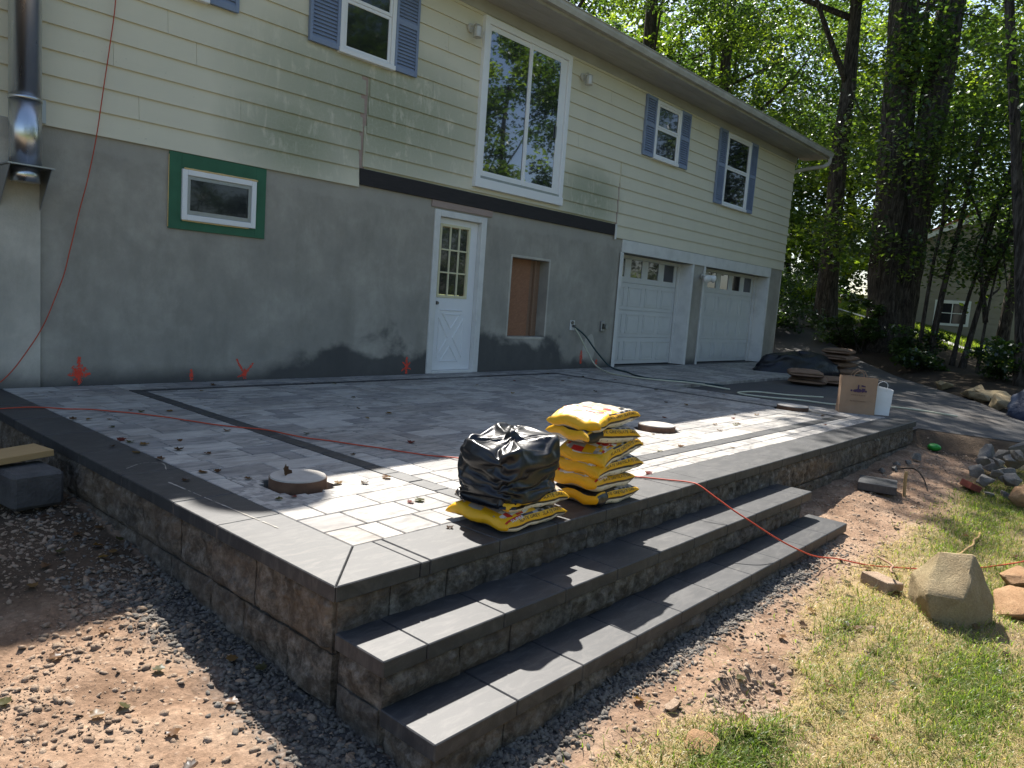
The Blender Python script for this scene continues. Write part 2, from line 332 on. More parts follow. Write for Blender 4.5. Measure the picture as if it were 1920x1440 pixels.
def m_wood(name, c1, c2):
    s = NT(name); v = s.mapv(s.obj(), (1.0, 9.0, 9.0)); f = s.noise(v, 4, 6, 0.6, 1.5); s.pbsdf(s.mix(f, c1, c2), 0.8, s.bump(f, 0.3, 0.004), spec=0.2); return s.m
def m_stone(name, c1, c2, moss=0.0):
    s = NT(name); p = s.obj(); isl = s.island(); f = s.noise(p, 9, 9, 0.75, 0.5); fine = s.noise(p, 110, 5, 0.75); c = s.mix(s.ramp(f, [(0.3, 0.0), (0.7, 1.0)]), c1, c2)
    c = s.mix(s.math('MULTIPLY', isl, 0.3), c, tuple(x * 0.6 for x in c1))
    if moss: c = s.mix(s.ramp(s.noise(p, 4, 5, 0.6), [(0.45, 0.0), (0.65, moss)]), c, (0.16, 0.16, 0.06))
    c = s.mix(0.5, c, s.ramp(fine, [(0.3, 0.2), (0.7, 0.62)]), 'OVERLAY')
    s.pbsdf(c, 0.92, s.bump(s.math('ADD', f, s.math('MULTIPLY', fine, 0.5)), 0.9, 0.02), spec=0.2); return s.m
def m_plastic(name, c, rough=0.35, spec=0.5, bscale=14, bstr=0.25, bdist=0.01):
    s = NT(name); p = s.obj(); f = s.noise(p, bscale, 4, 0.6, 0.6); s.pbsdf(s.mix(f, c, tuple(x * 0.8 for x in c)), rough, s.bump(f, bstr, bdist), spec=spec); return s.m

M_PAVER = m_paver(); M_CHAR = m_charcoal(); M_BLOCK = m_block(); M_CONC = m_concrete("foundation_concrete", 1.38); M_CONC2 = m_concrete("footing_concrete", 1.95)
M_SIDE = m_siding(); M_WHITE = m_white("white_paint"); M_TRIM = m_white("weathered_trim", (0.66, 0.65, 0.62), 0.85); M_DOOR = m_white("door_paint", (0.76, 0.76, 0.76), 0.18)
M_GAR = m_white("garage_door_paint", (0.60, 0.595, 0.57), 0.35); M_VINYL = m_white("window_vinyl", (0.78, 0.78, 0.78), 0.1)
M_MUNTIN = m_white("yellowed_muntin", (0.66, 0.61, 0.40), 0.2)
M_GLASS = m_glass("dark_glass", refl=-0.03); M_GLASS2 = m_glass("patio_glass", (0.010, 0.011, 0.016), 0.15); M_GLASS3 = m_glass("garage_glass", (0.022, 0.022, 0.026), -0.025)
M_SHUT = simple("shutter_blue", (0.20, 0.25, 0.37), (0.24, 0.29, 0.40), 4, 0.55, 0.06)
M_BEAM = m_wood("dark_beam", (0.018, 0.017, 0.018), (0.055, 0.05, 0.05)); M_SOFF = simple("soffit_paint", (0.46, 0.45, 0.43), (0.36, 0.345, 0.325), 3, 0.7, 0.1, world=True, stretch=(0.5, 3, 1))
M_GUT = simple("gutter_paint", (0.52, 0.51, 0.47), (0.36, 0.34, 0.30), 3, 0.55, 0.1, world=True)
M_ROOF = simple("roof_shingle", (0.035, 0.032, 0.03), (0.075, 0.07, 0.065), 20, 0.95, 0.5, 80, world=True)
M_GREEN = simple("green_membrane", (0.028, 0.115, 0.060), (0.040, 0.15, 0.082), 6, 0.6, 0.15); M_FOAM = simple("foam_seal", (0.62, 0.42, 0.17), (0.72, 0.53, 0.26), 20, 0.8, 0.5, 40)
M_OSB = m_osb(); M_STUD = m_wood("stud_wood", (0.19, 0.115, 0.075), (0.30, 0.19, 0.125)); M_PLANK = m_wood("plank_wood", (0.30, 0.19, 0.085), (0.43, 0.29, 0.14))
M_STEEL = m_metal("flue_steel"); M_BRACK = m_metal("bracket_steel", (0.45, 0.46, 0.47), 0.4); M_KNOB = m_metal("door_hardware", (0.25, 0.24, 0.23), 0.35)
M_CORD = simple("cord_orange", (0.46, 0.055, 0.025), (0.54, 0.075, 0.03), 8, 0.5, 0.05); M_HOSEW = simple("hose_cream", (0.50, 0.50, 0.36), (0.58, 0.57, 0.44), 8, 0.5, 0.05); M_HOSEG = simple("hose_dark", (0.022, 0.045, 0.05), (0.03, 0.06, 0.065), 8, 0.45, 0.05)
M_PAINT = simple("marking_paint", (0.85, 0.085, 0.045), (0.70, 0.07, 0.04), 14, 0.8, 0.1, world=True)
M_LID = simple("lid_concrete", (0.33, 0.305, 0.27), (0.46, 0.43, 0.39), 9, 0.9, 0.4, 90, world=True); M_RUST = simple("rust_ring", (0.10, 0.05, 0.03), (0.17, 0.10, 0.065), 12, 0.85, 0.4, world=True)
M_YEL = m_plastic("bag_yellow", (0.80, 0.42, 0.010), 0.46, 0.4, 22, 0.35); M_BLK = m_plastic("bag_black", (0.012, 0.012, 0.014), 0.3); M_CREAM = m_plastic("bag_cream", (0.70, 0.66, 0.56), 0.35)
M_RED = m_plastic("bag_red", (0.55, 0.025, 0.02), 0.35); M_GREYP = m_plastic("bag_photo_grey", (0.33, 0.30, 0.27), 0.35, bscale=30); M_INK = m_plastic("bag_ink", (0.015, 0.013, 0.012), 0.5); M_TAN = m_plastic("bag_photo_tan", (0.55, 0.44, 0.31), 0.35)
M_TRASH = m_plastic("black_sheeting", (0.010, 0.010, 0.012), 0.34, 0.5, 5, 0.3, 0.02); M_WHITEINK = m_plastic("bag_white_ink", (0.75, 0.75, 0.72), 0.5)
M_KRAFT = simple("kraft_paper", (0.30, 0.19, 0.12), (0.36, 0.235, 0.15), 5, 0.85, 0.1); M_WPAPER = simple("white_paper", (0.68, 0.68, 0.67), (0.74, 0.74, 0.73), 5, 0.8, 0.15); M_PURPLE = simple("purple_ink", (0.06, 0.03, 0.075), (0.08, 0.04, 0.09), 5, 0.8, 0.0)
M_TARP = m_plastic("dark_tarp", (0.012, 0.014, 0.02), 0.4, 0.4, 7, 0.5, 0.03); M_BTARP = m_plastic("blue_tarp", (0.012, 0.025, 0.06), 0.45, 0.4, 7, 0.5, 0.03); M_SACK = simple("brown_sack", (0.17, 0.10, 0.062), (0.25, 0.155, 0.10), 7, 0.85, 0.3)
M_BALL = m_plastic("green_rubber", (0.015, 0.28, 0.03), 0.45); M_BARK = m_bark(); M_LEAF = m_leaf("foliage"); M_GROUND = m_ground(); M_ASPH = m_asphalt()
M_ROCK = m_stone("buff_boulder", (0.27, 0.20, 0.11), (0.48, 0.385, 0.24), 0.15); M_RUBBLE = m_stone("grey_rubble", (0.13, 0.122, 0.11), (0.28, 0.265, 0.24)); M_ORANGE = m_stone("orange_boulder", (0.27, 0.15, 0.075), (0.45, 0.29, 0.165)); M_BRICK = m_stone("red_brick", (0.19, 0.05, 0.035), (0.27, 0.085, 0.06))
M_GRAVEL = m_stone("gravel_stone", (0.12, 0.105, 0.09), (0.30, 0.275, 0.24)); M_SOILST = m_stone("soil_stone", (0.29, 0.20, 0.135), (0.50, 0.385, 0.285)); M_BASE = simple("compacted_base", (0.035, 0.032, 0.03), (0.07, 0.065, 0.06), 5, 0.95, 0.6, 60, world=True, bdist=0.01)
M_DRY = m_leaf("dry_leaf", 0.5, 0.015); M_GRASS = m_leaf("grass_blade", 0.85, 0.012); M_LAMPG = m_plastic("lamp_glass", (0.62, 0.62, 0.60), 0.2); M_LAMPB = m_plastic("lamp_beige", (0.56, 0.53, 0.46), 0.5)
M_NSIDE = simple("neighbour_siding", (0.26, 0.23, 0.18), (0.30, 0.265, 0.21), 4, 0.7, 0.1, world=True); M_NROOF = simple("neighbour_roof", (0.24, 0.075, 0.05), (0.30, 0.10, 0.07), 12, 0.9, 0.3, world=True); M_ROAD2 = simple("pale_concrete", (0.42, 0.40, 0.38), (0.52, 0.50, 0.48), 5, 0.9, 0.2, world=True)
M_SMEAR = simple("efflorescence", (0.42, 0.39, 0.34), (0.30, 0.28, 0.25), 30, 0.9, 0.2, world=True)
# ------------------------------------------------------------------ ground
def axis(parts):
    o = []
    for a, b, st in parts:
        n = max(1, int(round((b - a) / st))); o += [a + (b - a) * i / n for i in range(n)]
    return o + [parts[-1][1]]
def grass_amount(x, y):
    """green and dry grass on the lawn in front of the steps, 0..1 each"""
    if y > -5.55 or x < 1.9 or x > 12 or x > lot_edge(y) + 0.1: return 0.0, 0.0
    n = noise.noise((x * 1.1, y * 1.1, 3.0)) * 0.5 + noise.noise((x * 3.1, y * 3.1, 9.0)) * 0.35
    g = 0.0
    for cx, cy, rx, ry, k in ((2.56, -6.29, 0.26, 0.12, 1.35), (3.98, -6.78, 0.62, 0.18, 1.2), (3.95, -6.20, 0.45, 0.10, 0.6), (2.3, -6.6, 0.4, 0.15, 1.0), (5.4, -6.75, 1.2, 0.35, 0.55), (6.9, -6.30, 1.4, 0.32, 0.85), (3.8, -6.42, 0.55, 0.10, 0.6), (8.2, -6.3, 1.0, 0.25, 0.8), (1.9, -6.9, .4, .25, .9)):
        g = max(g, k * math.exp(-((x - cx) / rx) ** 2 - ((y - cy) / ry) ** 2))
    front = sst(-(y + (5.93 + 0.10 * sst(x, 2.4, 2.9) - 0.16 * sst(x, 3.3, 4.2))) + 0.06 * noise.noise((x * 3, y * 3, 6)), 0.0, 0.22)
    hd = math.hypot((x - 3.0) / 0.28, (y + 6.12) / 0.13)
    front *= sst(hd, 0.9, 1.5)
    front *= 1 - 0.45 * math.exp(-((x - 6.6) / 1.3) ** 2 - ((y + 5.95) / 0.2) ** 2)
    green = min(1, max(0, g + n * 0.55)) * front
    dry = min(1, max(0, 0.75 + n * 0.9)) * front * (1 - green * 0.7)
    return green, dry
def gravel_amount(x, y):
    g = 0.0
    if x < 1.56 and y < -1.5:
        d = 1.50 - x - 0.05 * noise.noise((x * 2, y * 2, 4)); wd = 0.24 + 0.10 * sst(y, -4.4, -3.6) + 0.07 * noise.noise((1, y * 2.5, 2))
        g = 1 - sst(d, wd - 0.12, wd + 0.10)
        g *= 1 - 0.85 * sst(y, -4.1, -3.5)
    if -6.4 < y < -5.5 and 1.2 < x < 6.0:
        d = -5.72 - y + 0.05 * noise.noise((x * 2.2, 3, 1)); g = max(g, (1 - sst(d, 0.03, 0.15)) * (1 - sst(x, 4.2, 5.4)))
    return g
xs = axis([(-400, -60, 40), (-60, -10, 5), (-10, -2.5, 0.5), (-2.5, 0.1, 0.08), (0.1, 1.6, 0.028), (1.6, 7, 0.05), (7, 12, 0.08), (12, 32, 0.4), (32, 70, 2), (70, 400, 30)])
ys = axis([(-400, -60, 40), (-60, -12, 4), (-12, -8, 0.3), (-8, -5.6, 0.04), (-5.6, -3.3, 0.03), (-3.3, -2.0, 0.06), (-2.0, 14, 0.5), (14, 60, 3), (60, 400, 30)])
vs = []; msk = []
for y in ys:
    for x in xs:
        z = terrain(x, y)
        if 1.62 < x < 9.3 and -5.05 < y < 0.2: z = -0.55
        if -6 < x < 17.7 and 0.1 < y < 8: z = min(z, -0.3)
        if x > 9.3 and edge_dist(x, y) < 0.25 and (x - lot_edge(y) > 0.34 or y > -5.0): z -= 0.05
        vs.append((x, y, z)); g, d = grass_amount(x, y); gv = gravel_amount(x, y); litter_shade = 0.0
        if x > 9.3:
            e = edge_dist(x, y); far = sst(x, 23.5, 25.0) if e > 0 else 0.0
            litter_shade = (1 - far) if e > -0.2 else 0.0
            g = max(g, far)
            if x < lot_edge(y) + 0.5: litter_shade = max(litter_shade, 0.85 * sst(x, 8.8, 9.6) * (1 - sst(-y, 5.9, 6.3)))
        if x < 1.5: litter_shade = max(litter_shade, 0.85 * sst(y, -4.15, -3.6));  # house shade left of the patio, painted into the soil colour
        if y > 9: g = 1.0; litter_shade = 0.0
        if y < -8.5: g = max(g, sst(-y, 8.5, 9.5))
        msk.append((g, d, gv * (1 - 0.4 * litter_shade), litter_shade))
nx = len(xs); fs = [(j * nx + i, j * nx + i + 1, (j + 1) * nx + i + 1, (j + 1) * nx + i) for j in range(len(ys) - 1) for i in range(nx - 1)]
me = bpy.data.meshes.new("ground"); me.from_pydata(vs, [], fs)
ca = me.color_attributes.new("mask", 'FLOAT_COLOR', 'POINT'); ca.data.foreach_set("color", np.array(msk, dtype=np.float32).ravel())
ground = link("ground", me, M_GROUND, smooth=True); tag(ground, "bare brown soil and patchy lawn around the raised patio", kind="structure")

# driveway: a sheet that follows the terrain
dv = []; df = []; xs2 = axis([(9.48, 12, 0.12), (12, 30, 0.4), (30, 60, 3)]); prevrow = None
rows = []
for x in xs2:
    e0 = None
    lo = None
    for (ax, ay), (bx, by) in zip(EDGE, EDGE[1:]):
        if ax <= x <= bx: lo = ay + (by - ay) * (x - ax) / (bx - ax)
    if lo is None: lo = -9.5
    if x < 13: lo = max(lo, -5.2 - (x - 9.75) / 1.05) if x > 9.75 else -5.15
    hi = 0.0 if x < 17.85 else (0.0 + (x - 17.85) * 1.0 if x < 24 else 6.2 + (x - 24) * 0.52)
    rows.append([(x, lo + (hi - lo) * k / 16) for k in range(17)])
for r_ in rows:
    for (x, y) in r_: dv.append((x, y, drive_z(x, y) + 0.004 + 0.006 * noise.noise((x, y, 0))))
for i in range(len(rows) - 1):
    for k in range(16): df.append((i * 17 + k, (i + 1) * 17 + k, (i + 1) * 17 + k + 1, i * 17 + k + 1))
me = bpy.data.meshes.new("driveway"); me.from_pydata(dv, [], df); drv = link("driveway", me, M_ASPH, smooth=True); tag(drv, "dark asphalt driveway climbing past the garage under the trees", kind="structure")
# neighbour's pale drive
def strip(name, pts, wid, mat, label, lift=0.03):
    P = spline(pts, 6); v = []; f = []
    for i, p in enumerate(P):
        t = (P[min(i + 1, len(P) - 1)] - P[max(i - 1, 0)]).normalized(); nrm = Vector((-t.y, t.x, 0))
        for s_ in (-1, -0.33, 0.33, 1):
            q = p + nrm * wid * 0.5 * s_; v.append((q.x, q.y, terrain(q.x, q.y) + lift))
    for i in range(len(P) - 1):
        for k in range(3): f.append((i * 4 + k, (i + 1) * 4 + k, (i + 1) * 4 + k + 1, i * 4 + k + 1))
    me = bpy.data.meshes.new(name); me.from_pydata(v, [], f); o = link(name, me, mat, smooth=True); return tag(o, label, kind="structure")
strip("neighbour_path", [(26.2, -7.5, 0), (26.0, -4, 0), (26.2, -1, 0), (26.8, 2, 0), (28, 5, 0), (30, 9, 0)], 1.1, M_ROAD2, "pale concrete path crossing the neighbour's sunlit grass")

# ------------------------------------------------------------------ patio pavers
patio = empty("patio", (0, 0, 0), "grey modular paver patio with charcoal border bands", kind="structure")
MB().box(1.60, 9.42, -5.05, -0.005, -0.54, -0.066).build("bedding", M_BASE, patio)
MB().box(9.43, 17.6, -2.1, -0.005, -0.30, -0.066).build("bedding", M_BASE, patio)
PX0, PX1, PY0, PY1 = 1.832, 9.05, -4.868, -0.02
LIDS = [(2.17, -3.93, 0.150), (5.76, -3.96, 0.165), (8.80, -4.0, 0.18)]
plist = []  # x0,x1,y0,y1,mat
BW = 0.115
b_l, b_f, b_b, b_r = 2.70, -4.62, -0.50, 8.72
def fill(x0, x1, y0, y1, rh, seed, minl=0.16):
    r = random.Random(seed); n = max(1, round((y1 - y0) / rh)); hgt = (y1 - y0) / n
    for j in range(n):
        x = x0; first = True
        while x < x1 - 0.01:
            L = r.choice((0.12, 0.21, 0.21, 0.32, 0.32, 0.42))
            if first: L *= r.uniform(0.5, 1.0)
            first = False; e = x + L
            if x1 - e < 0.09: e = x1
            plist.append((x, e, y0 + j * hgt, y0 + (j + 1) * hgt, 0)); x = e
def bandx(x0, x1, y0, y1):
    n = round((x1 - x0) / 0.215)
    for i in range(n): plist.append((x0 + (x1 - x0) * i / n, x0 + (x1 - x0) * (i + 1) / n, y0, y1, 1))
def bandy(x0, x1, y0, y1):
    n = round((y1 - y0) / 0.215)
    for i in range(n): plist.append((x0, x1, y0 + (y1 - y0) * i / n, y0 + (y1 - y0) * (i + 1) / n, 1))
fill(PX0, b_l, PY0, PY1, 0.2115, 1)
bandy(b_l, b_l + BW, b_f, b_b + BW); bandy(b_r, b_r + BW, b_f, b_b + BW)
bandx(b_l + BW, b_r, b_f, b_f + BW); bandx(b_l + BW, b_r, b_b, b_b + BW)
fill(b_l, PX1 + 0.35, PY0, b_f, 0.125, 2); fill(b_l, 9.42, b_b + BW, PY1, 0.2, 3)
fill(b_l + BW, b_r, b_f + BW, b_b, 0.2115, 4)
fill(b_r + BW, 9.42, b_f, b_b + BW, 0.2115, 5)
fill(9.44, 17.5, -2.05, -0.02, 0.29, 6)
def proj(x, y, z):
    d = Vector((x, y + CAMD, z - CAMH)); zc = d.dot(cfwd)
    return (960 + 1399.5 * d.dot(cright) / zc, 720 + 1399.5 * d.dot(cdown) / zc, zc)
def parea(p):
    q = [proj(p[0], p[2], 0), proj(p[1], p[2], 0), proj(p[1], p[3], 0), proj(p[0], p[3], 0)]
    if any(a[2] < 0.3 for a in q): return 0
    if not any(-60 < a[0] < 1980 and -60 < a[1] < 1500 for a in q): return 0
    return 0.5 * abs(sum(q[i][0] * q[(i + 1) % 4][1] - q[(i + 1) % 4][0] * q[i][1] for i in range(4)))
def clear_of_lids(p):
    for cx, cy, r in LIDS:
        nx_ = max(p[0], min(cx, p[1])); ny_ = max(p[2], min(cy, p[3]))
        if math.hypot(nx_ - cx, ny_ - cy) < r + 0.012: return False
    return True
plist = [(p, parea(p)) for p in plist]
def paver_geo(mb, x0, x1, y0, y1, top, gap=0.0036, ch=0.004):
    a0, a1, c0, c1 = x0 + gap, x1 - gap, y0 + gap, y1 - gap
    v = [(a0, c0, -0.06), (a1, c0, -0.06), (a1, c1, -0.06), (a0, c1, -0.06), (a0, c0, top - ch), (a1, c0, top - ch), (a1, c1, top - ch), (a0, c1, top - ch),
         (a0 + ch, c0 + ch, top), (a1 - ch, c0 + ch, top), (a1 - ch, c1 - ch, top), (a0 + ch, c1 - ch, top)]
    f = [(0, 1, 5, 4), (1, 2, 6, 5), (2, 3, 7, 6), (3, 0, 4, 7), (4, 5, 9, 8), (5, 6, 10, 9), (6, 7, 11, 10), (7, 4, 8, 11), (8, 9, 10, 11)]
    mb.add(v, f)
rest = {0: MB(), 1: MB()}; cnt = {0: 0, 1: 0}
for p, a in sorted(plist, key=lambda t: -t[1]):
    if a <= 0: continue
    top = rnd.uniform(-0.0012, 0.0012) + (0.0006 if p[4] else 0.0)
    if not clear_of_lids(p):
        # cut round the concrete lid: keep small pieces outside the ring
        n = 7
        mb = MB(); got = False
        for i in range(n):
            for j in range(n):
                q = (p[0] + (p[1] - p[0]) * i / n, p[0] + (p[1] - p[0]) * (i + 1) / n, p[2] + (p[3] - p[2]) * j / n, p[2] + (p[3] - p[2]) * (j + 1) / n)
                if clear_of_lids(q):
                    mb.add([(q[0], q[2], -0.06), (q[1], q[2], -0.06), (q[1], q[3], -0.06), (q[0], q[3], -0.06), (q[0], q[2], top), (q[1], q[2], top), (q[1], q[3], top), (q[0], q[3], top)],
                           [(0, 1, 5, 4), (1, 2, 6, 5), (2, 3, 7, 6), (3, 0, 4, 7), (4, 5, 6, 7)]); got = True
        if got: mb.build("cut_paver", (M_PAVER, M_CHAR)[p[4]], patio)
        continue
    lim = 235 if p[4] == 0 else 60
    if cnt[p[4]] < lim:
        mb = MB(); cx, cy = (p[0] + p[1]) / 2, (p[2] + p[3]) / 2; paver_geo(mb, p[0] - cx, p[1] - cx, p[2] - cy, p[3] - cy, top)
        me = bpy.data.meshes.new("paver"); me.from_pydata(mb.v, [], mb.f); o = link("paver" if p[4] == 0 else "border_paver", me, (M_PAVER, M_CHAR)[p[4]], patio, loc=(cx, cy, 0))
        cnt[p[4]] += 1
    else:
        paver_geo(rest[p[4]], *p[:4], top)
for k, nm in ((0, "far_pavers"), (1, "far_border_pavers")):
    if rest[k].v:
        me = bpy.data.meshes.new(nm); me.from_pydata(rest[k].v, [], rest[k].f); o = link(nm, me, (M_PAVER, M_CHAR)[k], patio); o['kind'] = 'stuff'

# ------------------------------------------------------------------ wall blocks and slabs
def block_mesh(L, H, D_, seed, back=True):
    """split-face block: local x along the wall 0..L, face towards -y at y=0, z 0..H"""
    nx_, nz_ = max(4, int(L / 0.026)), max(4, int(H / 0.024)); mb = MB(); r = random.Random(seed); o3 = Vector((r.uniform(0, 50), r.uniform(0, 50), r.uniform(0, 50)))
    for j in range(nz_ + 1):
        for i in range(nx_ + 1):
            u, w_ = i / nx_, j / nz_; ed = min(u, 1 - u) * L; ez = min(w_, 1 - w_) * H
            k = 0.45 + 0.55 * sst(ed, 0, 0.012) * sst(ez, 0, 0.012); q = Vector((u * L * 9, w_ * H * 11, 0)) + o3
            d = 0.016 + 0.020 * noise.noise(q * 0.7) + 0.014 * noise.noise(q * 1.9) + 0.016 * (0.4 - abs(noise.noise(q * 3.1)))
            jx = 0.0 if i in (0, nx_) else r.uniform(-0.008, 0.008); jz = 0.0 if j in (0, nz_) else r.uniform(-0.007, 0.007); mb.v.append((u * L + jx, -d * k + 0.004 * (1 - k), w_ * H + jz))
    g = lambda i, j: j * (nx_ + 1) + i
    for j in range(nz_):
        for i in range(nx_): mb.f += [(g(i, j), g(i + 1, j), g(i + 1, j + 1)), (g(i, j), g(i + 1, j + 1), g(i, j + 1))] if r.random() < 0.5 else [(g(i, j), g(i + 1, j), g(i, j + 1)), (g(i + 1, j), g(i + 1, j + 1), g(i, j + 1))]
    b = len(mb.v); mb.v += [(0, D_, 0), (L, D_, 0), (L, D_, H), (0, D_, H)]
    for f_ in ([g(i, 0) for i in range(nx_, -1, -1)] + [b, b + 1], [g(i, nz_) for i in range(nx_ + 1)] + [b + 2, b + 3], [g(0, j) for j in range(nz_ + 1)] + [b + 3, b], [g(nx_, j) for j in range(nz_, -1, -1)] + [b + 1, b + 2]):
        mb.f.append(tuple(f_)); mb.mi.append(0)
    me = bpy.data.meshes.new("wall_block"); me.from_pydata(mb.v, [], mb.f); me.materials.append(M_BLOCK); return me
VAR = {}
def block(parent, x, y, z, L, H, D_, rz, name="wall_block"):
    k = (round(L, 2), round(H, 2), round(D_, 2), rnd.randrange(4))
    if k not in VAR: VAR[k] = block_mesh(L - 0.005, H - 0.004, D_, len(VAR))
    return link(name, VAR[k], None, parent, loc=(x, y, z), rz=rz)
def course(parent, start, along, length, z, H, Ls, D_=0.22, name="wall_block"):
    """lays blocks from start in direction 'along' ('x' faces -y, 'y' faces -x, going towards -y)"""
    s_ = 0.0; i = 0
    while s_ < length - 0.01:
        L = Ls[i % len(Ls)]; i += 1
        if length - (s_ + L) < 0.12: L = length - s_
        if along == 'x': block(parent, start[0] + s_, start[1], z, L, H, D_, 0.0, name)
        elif along == 'y': block(parent, start[0], start[1] - s_, z, L, H, D_, -math.pi / 2, name)
        else: block(parent, start[0], start[1] + s_, z, L, H, D_, math.pi / 2, name)
        s_ += L
wall = empty("retaining_wall", (1.53, -5.18, -0.5), "low split-face block wall with charcoal coping round the patio", "wall")
bpy.context.view_layer.update()
CT = 0.062
course(wall, (1.552, -0.3), 'y', 4.858, -0.262, 0.20, (0.42, 0.30, 0.36))
course(wall, (1.552, -0.5), 'y', 4.658, -0.466, 0.20, (0.33, 0.40, 0.28))
course(wall, (1.552, -1.9), 'y', 3.258, -0.670, 0.20, (0.40, 0.3))
course(wall, (1.556, -5.158), 'x', 7.89, -0.262, 0.20, (0.24, 0.30, 0.40, 0.22, 0.36, 0.28))
course(wall, (5.30, -5.158), 'x', 4.146, -0.466, 0.20, (0.40, 0.30, 0.36))
course(wall, (5.30, -5.158), 'x', 4.146, -0.670, 0.20, (0.33, 0.40))
course(wall, (9.446, -5.15), 'u', 2.9, -0.262, 0.20, (0.36, 0.42, 0.30))
def slab(parent, x0, x1, y0, y1, zt, th=CT, name="coping_slab", jit=0.0012, bev=0.004):
    j = rnd.uniform(-jit, jit); cx, cy = (x0 + x1) / 2, (y0 + y1) / 2; g = 0.0016
    return MB().box(x0 - cx + g, x1 - cx - g, y0 - cy, y1 - cy, -th, 0).build(name, M_CHAR, parent, bevel=bev, loc=(cx, cy, zt + j))
def polyslab(parent, poly, zt, name="coping_slab"):
    cx = sum(p[0] for p in poly) / len(poly); cy = sum(p[1] for p in poly) / len(poly)
    return MB().plate([(x - cx, y - cy) for x, y in poly], -CT, 0).build(name, M_CHAR, parent, bevel=0.004, loc=(cx, cy, zt))
polyslab(wall, [(1.53, -5.18), (1.926, -5.18), (1.926, -4.87), (1.832, -4.87)], 0.0015)
polyslab(wall, [(1.5284, -5.1775), (1.8304, -4.8675), (1.8304, -4.32), (1.5284, -4.32)], 0.001)
for a, b in ((-4.317, -3.90), (-3.897, -3.30), (-3.297, -2.70), (-2.697, -2.10), (-2.097, -1.5), (-1.497, -0.9), (-0.897, -0.02)): slab(wall, 1.5284, 1.8304, a, b, 0.001)
xj = [1.929, 1.978, 2.39, 2.80, 3.21, 3.62, 4.0, 4.332, 4.74, 5.14, 5.547, 5.95, 6.36, 6.77, 7.18, 7.6, 8.0, 8.42, 8.83, 9.15, 9.473]
for a, b in zip(xj, xj[1:]): slab(wall, a, b, -5.18, -4.87, 0.001)
MB().box(1.63, 9.40, -5.0, -0.3, -0.52, -0.27).build("core_fill", M_BASE, wall)
# mortar smear left on the coping
def smear(parent, pts, wd, z, name="mortar_smear"):
    r = random.Random(5); P = spline(pts, 10); v = []; f = []
    for i, p in enumerate(P):
        t = (P[min(i + 1, len(P) - 1)] - P[max(i - 1, 0)]).normalized(); n = Vector((-t.y, t.x, 0)); q = wd * (0.25 + 1.3 * abs(noise.noise((i * 0.45, 1, 0))))
        v += [tuple(p + n * q + Vector((0, 0, z))), tuple(p - n * q + Vector((0, 0, z)))]
    for i in range(len(P) - 1):
        if noise.noise((i * 0.8, 7.7, 0)) > -0.22: f.append((2 * i, 2 * i + 1, 2 * i + 3, 2 * i + 2))
    me = bpy.data.meshes.new(name); me.from_pydata(v, [], f); return link(name, me, M_SMEAR, parent)
smear(wall, [(1.66, -3.55, 0), (1.672, -3.8, 0), (1.685, -4.05, 0), (1.70, -4.3, 0), (1.712, -4.5, 0)], 0.007, 0.0035)
smear(wall, [(1.60, -3.18, 0), (1.72, -3.10, 0), (1.80, -3.16, 0), (1.76, -3.3, 0)], 0.005, 0.0035)

steps = empty("stone_steps", (3.5, -5.45, -0.5), "two wide charcoal slab steps with split-face risers below the patio", "steps")
course(steps, (1.562, -5.418), 'x', 3.78, -0.362, 0.122, (0.37, 0.28, 0.42, 0.33))
course(steps, (1.562, -5.18), 'y', 0.238, -0.362, 0.122, (0.238,), D_=0.2)
course(steps, (1.562, -5.418), 'x', 3.78, -0.56, 0.195, (0.4, 0.3)); course(steps, (1.562, -5.18), 'y', 0.238, -0.56, 0.195, (0.238,), D_=0.2)
course(steps, (1.58, -5.675), 'x', 3.92, -0.56, 0.138, (0.33, 0.42, 0.36)); course(steps, (1.58, -5.42), 'y', 0.255, -0.56, 0.138, (0.255,), D_=0.2)
course(steps, (1.58, -5.675), 'x', 3.92, -0.72, 0.155, (0.4, 0.33))
MB().box(1.62, 5.28, -5.36, -5.20, -0.6, -0.243).build("step_core", M_BASE, steps); MB().box(1.66, 5.4, -5.60, -5.37, -0.7, -0.423).build("step_core", M_BASE, steps)
t2 = [1.542, 1.743, 2.15, 2.549, 2.95, 3.33, 3.71, 4.12, 4.52, 4.92, 5.3, 5.492]; t3 = [1.556, 1.956, 2.349, 2.746, 3.14, 3.52, 3.921, 4.32, 4.72, 5.12, 5.53]
for a, b in zip(t2, t2[1:]): slab(steps, a, b, -5.442, -5.166, -0.18, name="tread_slab")
for a, b in zip(t3, t3[1:]): slab(steps, a, b, -5.698, -5.42, -0.36, name="tread_slab")
# ------------------------------------------------------------------ house
HX0, HX1 = -3.0, 17.88
house = empty("house", (7.5, 0, 0), "cream clapboard house on a grey concrete foundation with two garage doors", "house")
DPT = 8.5
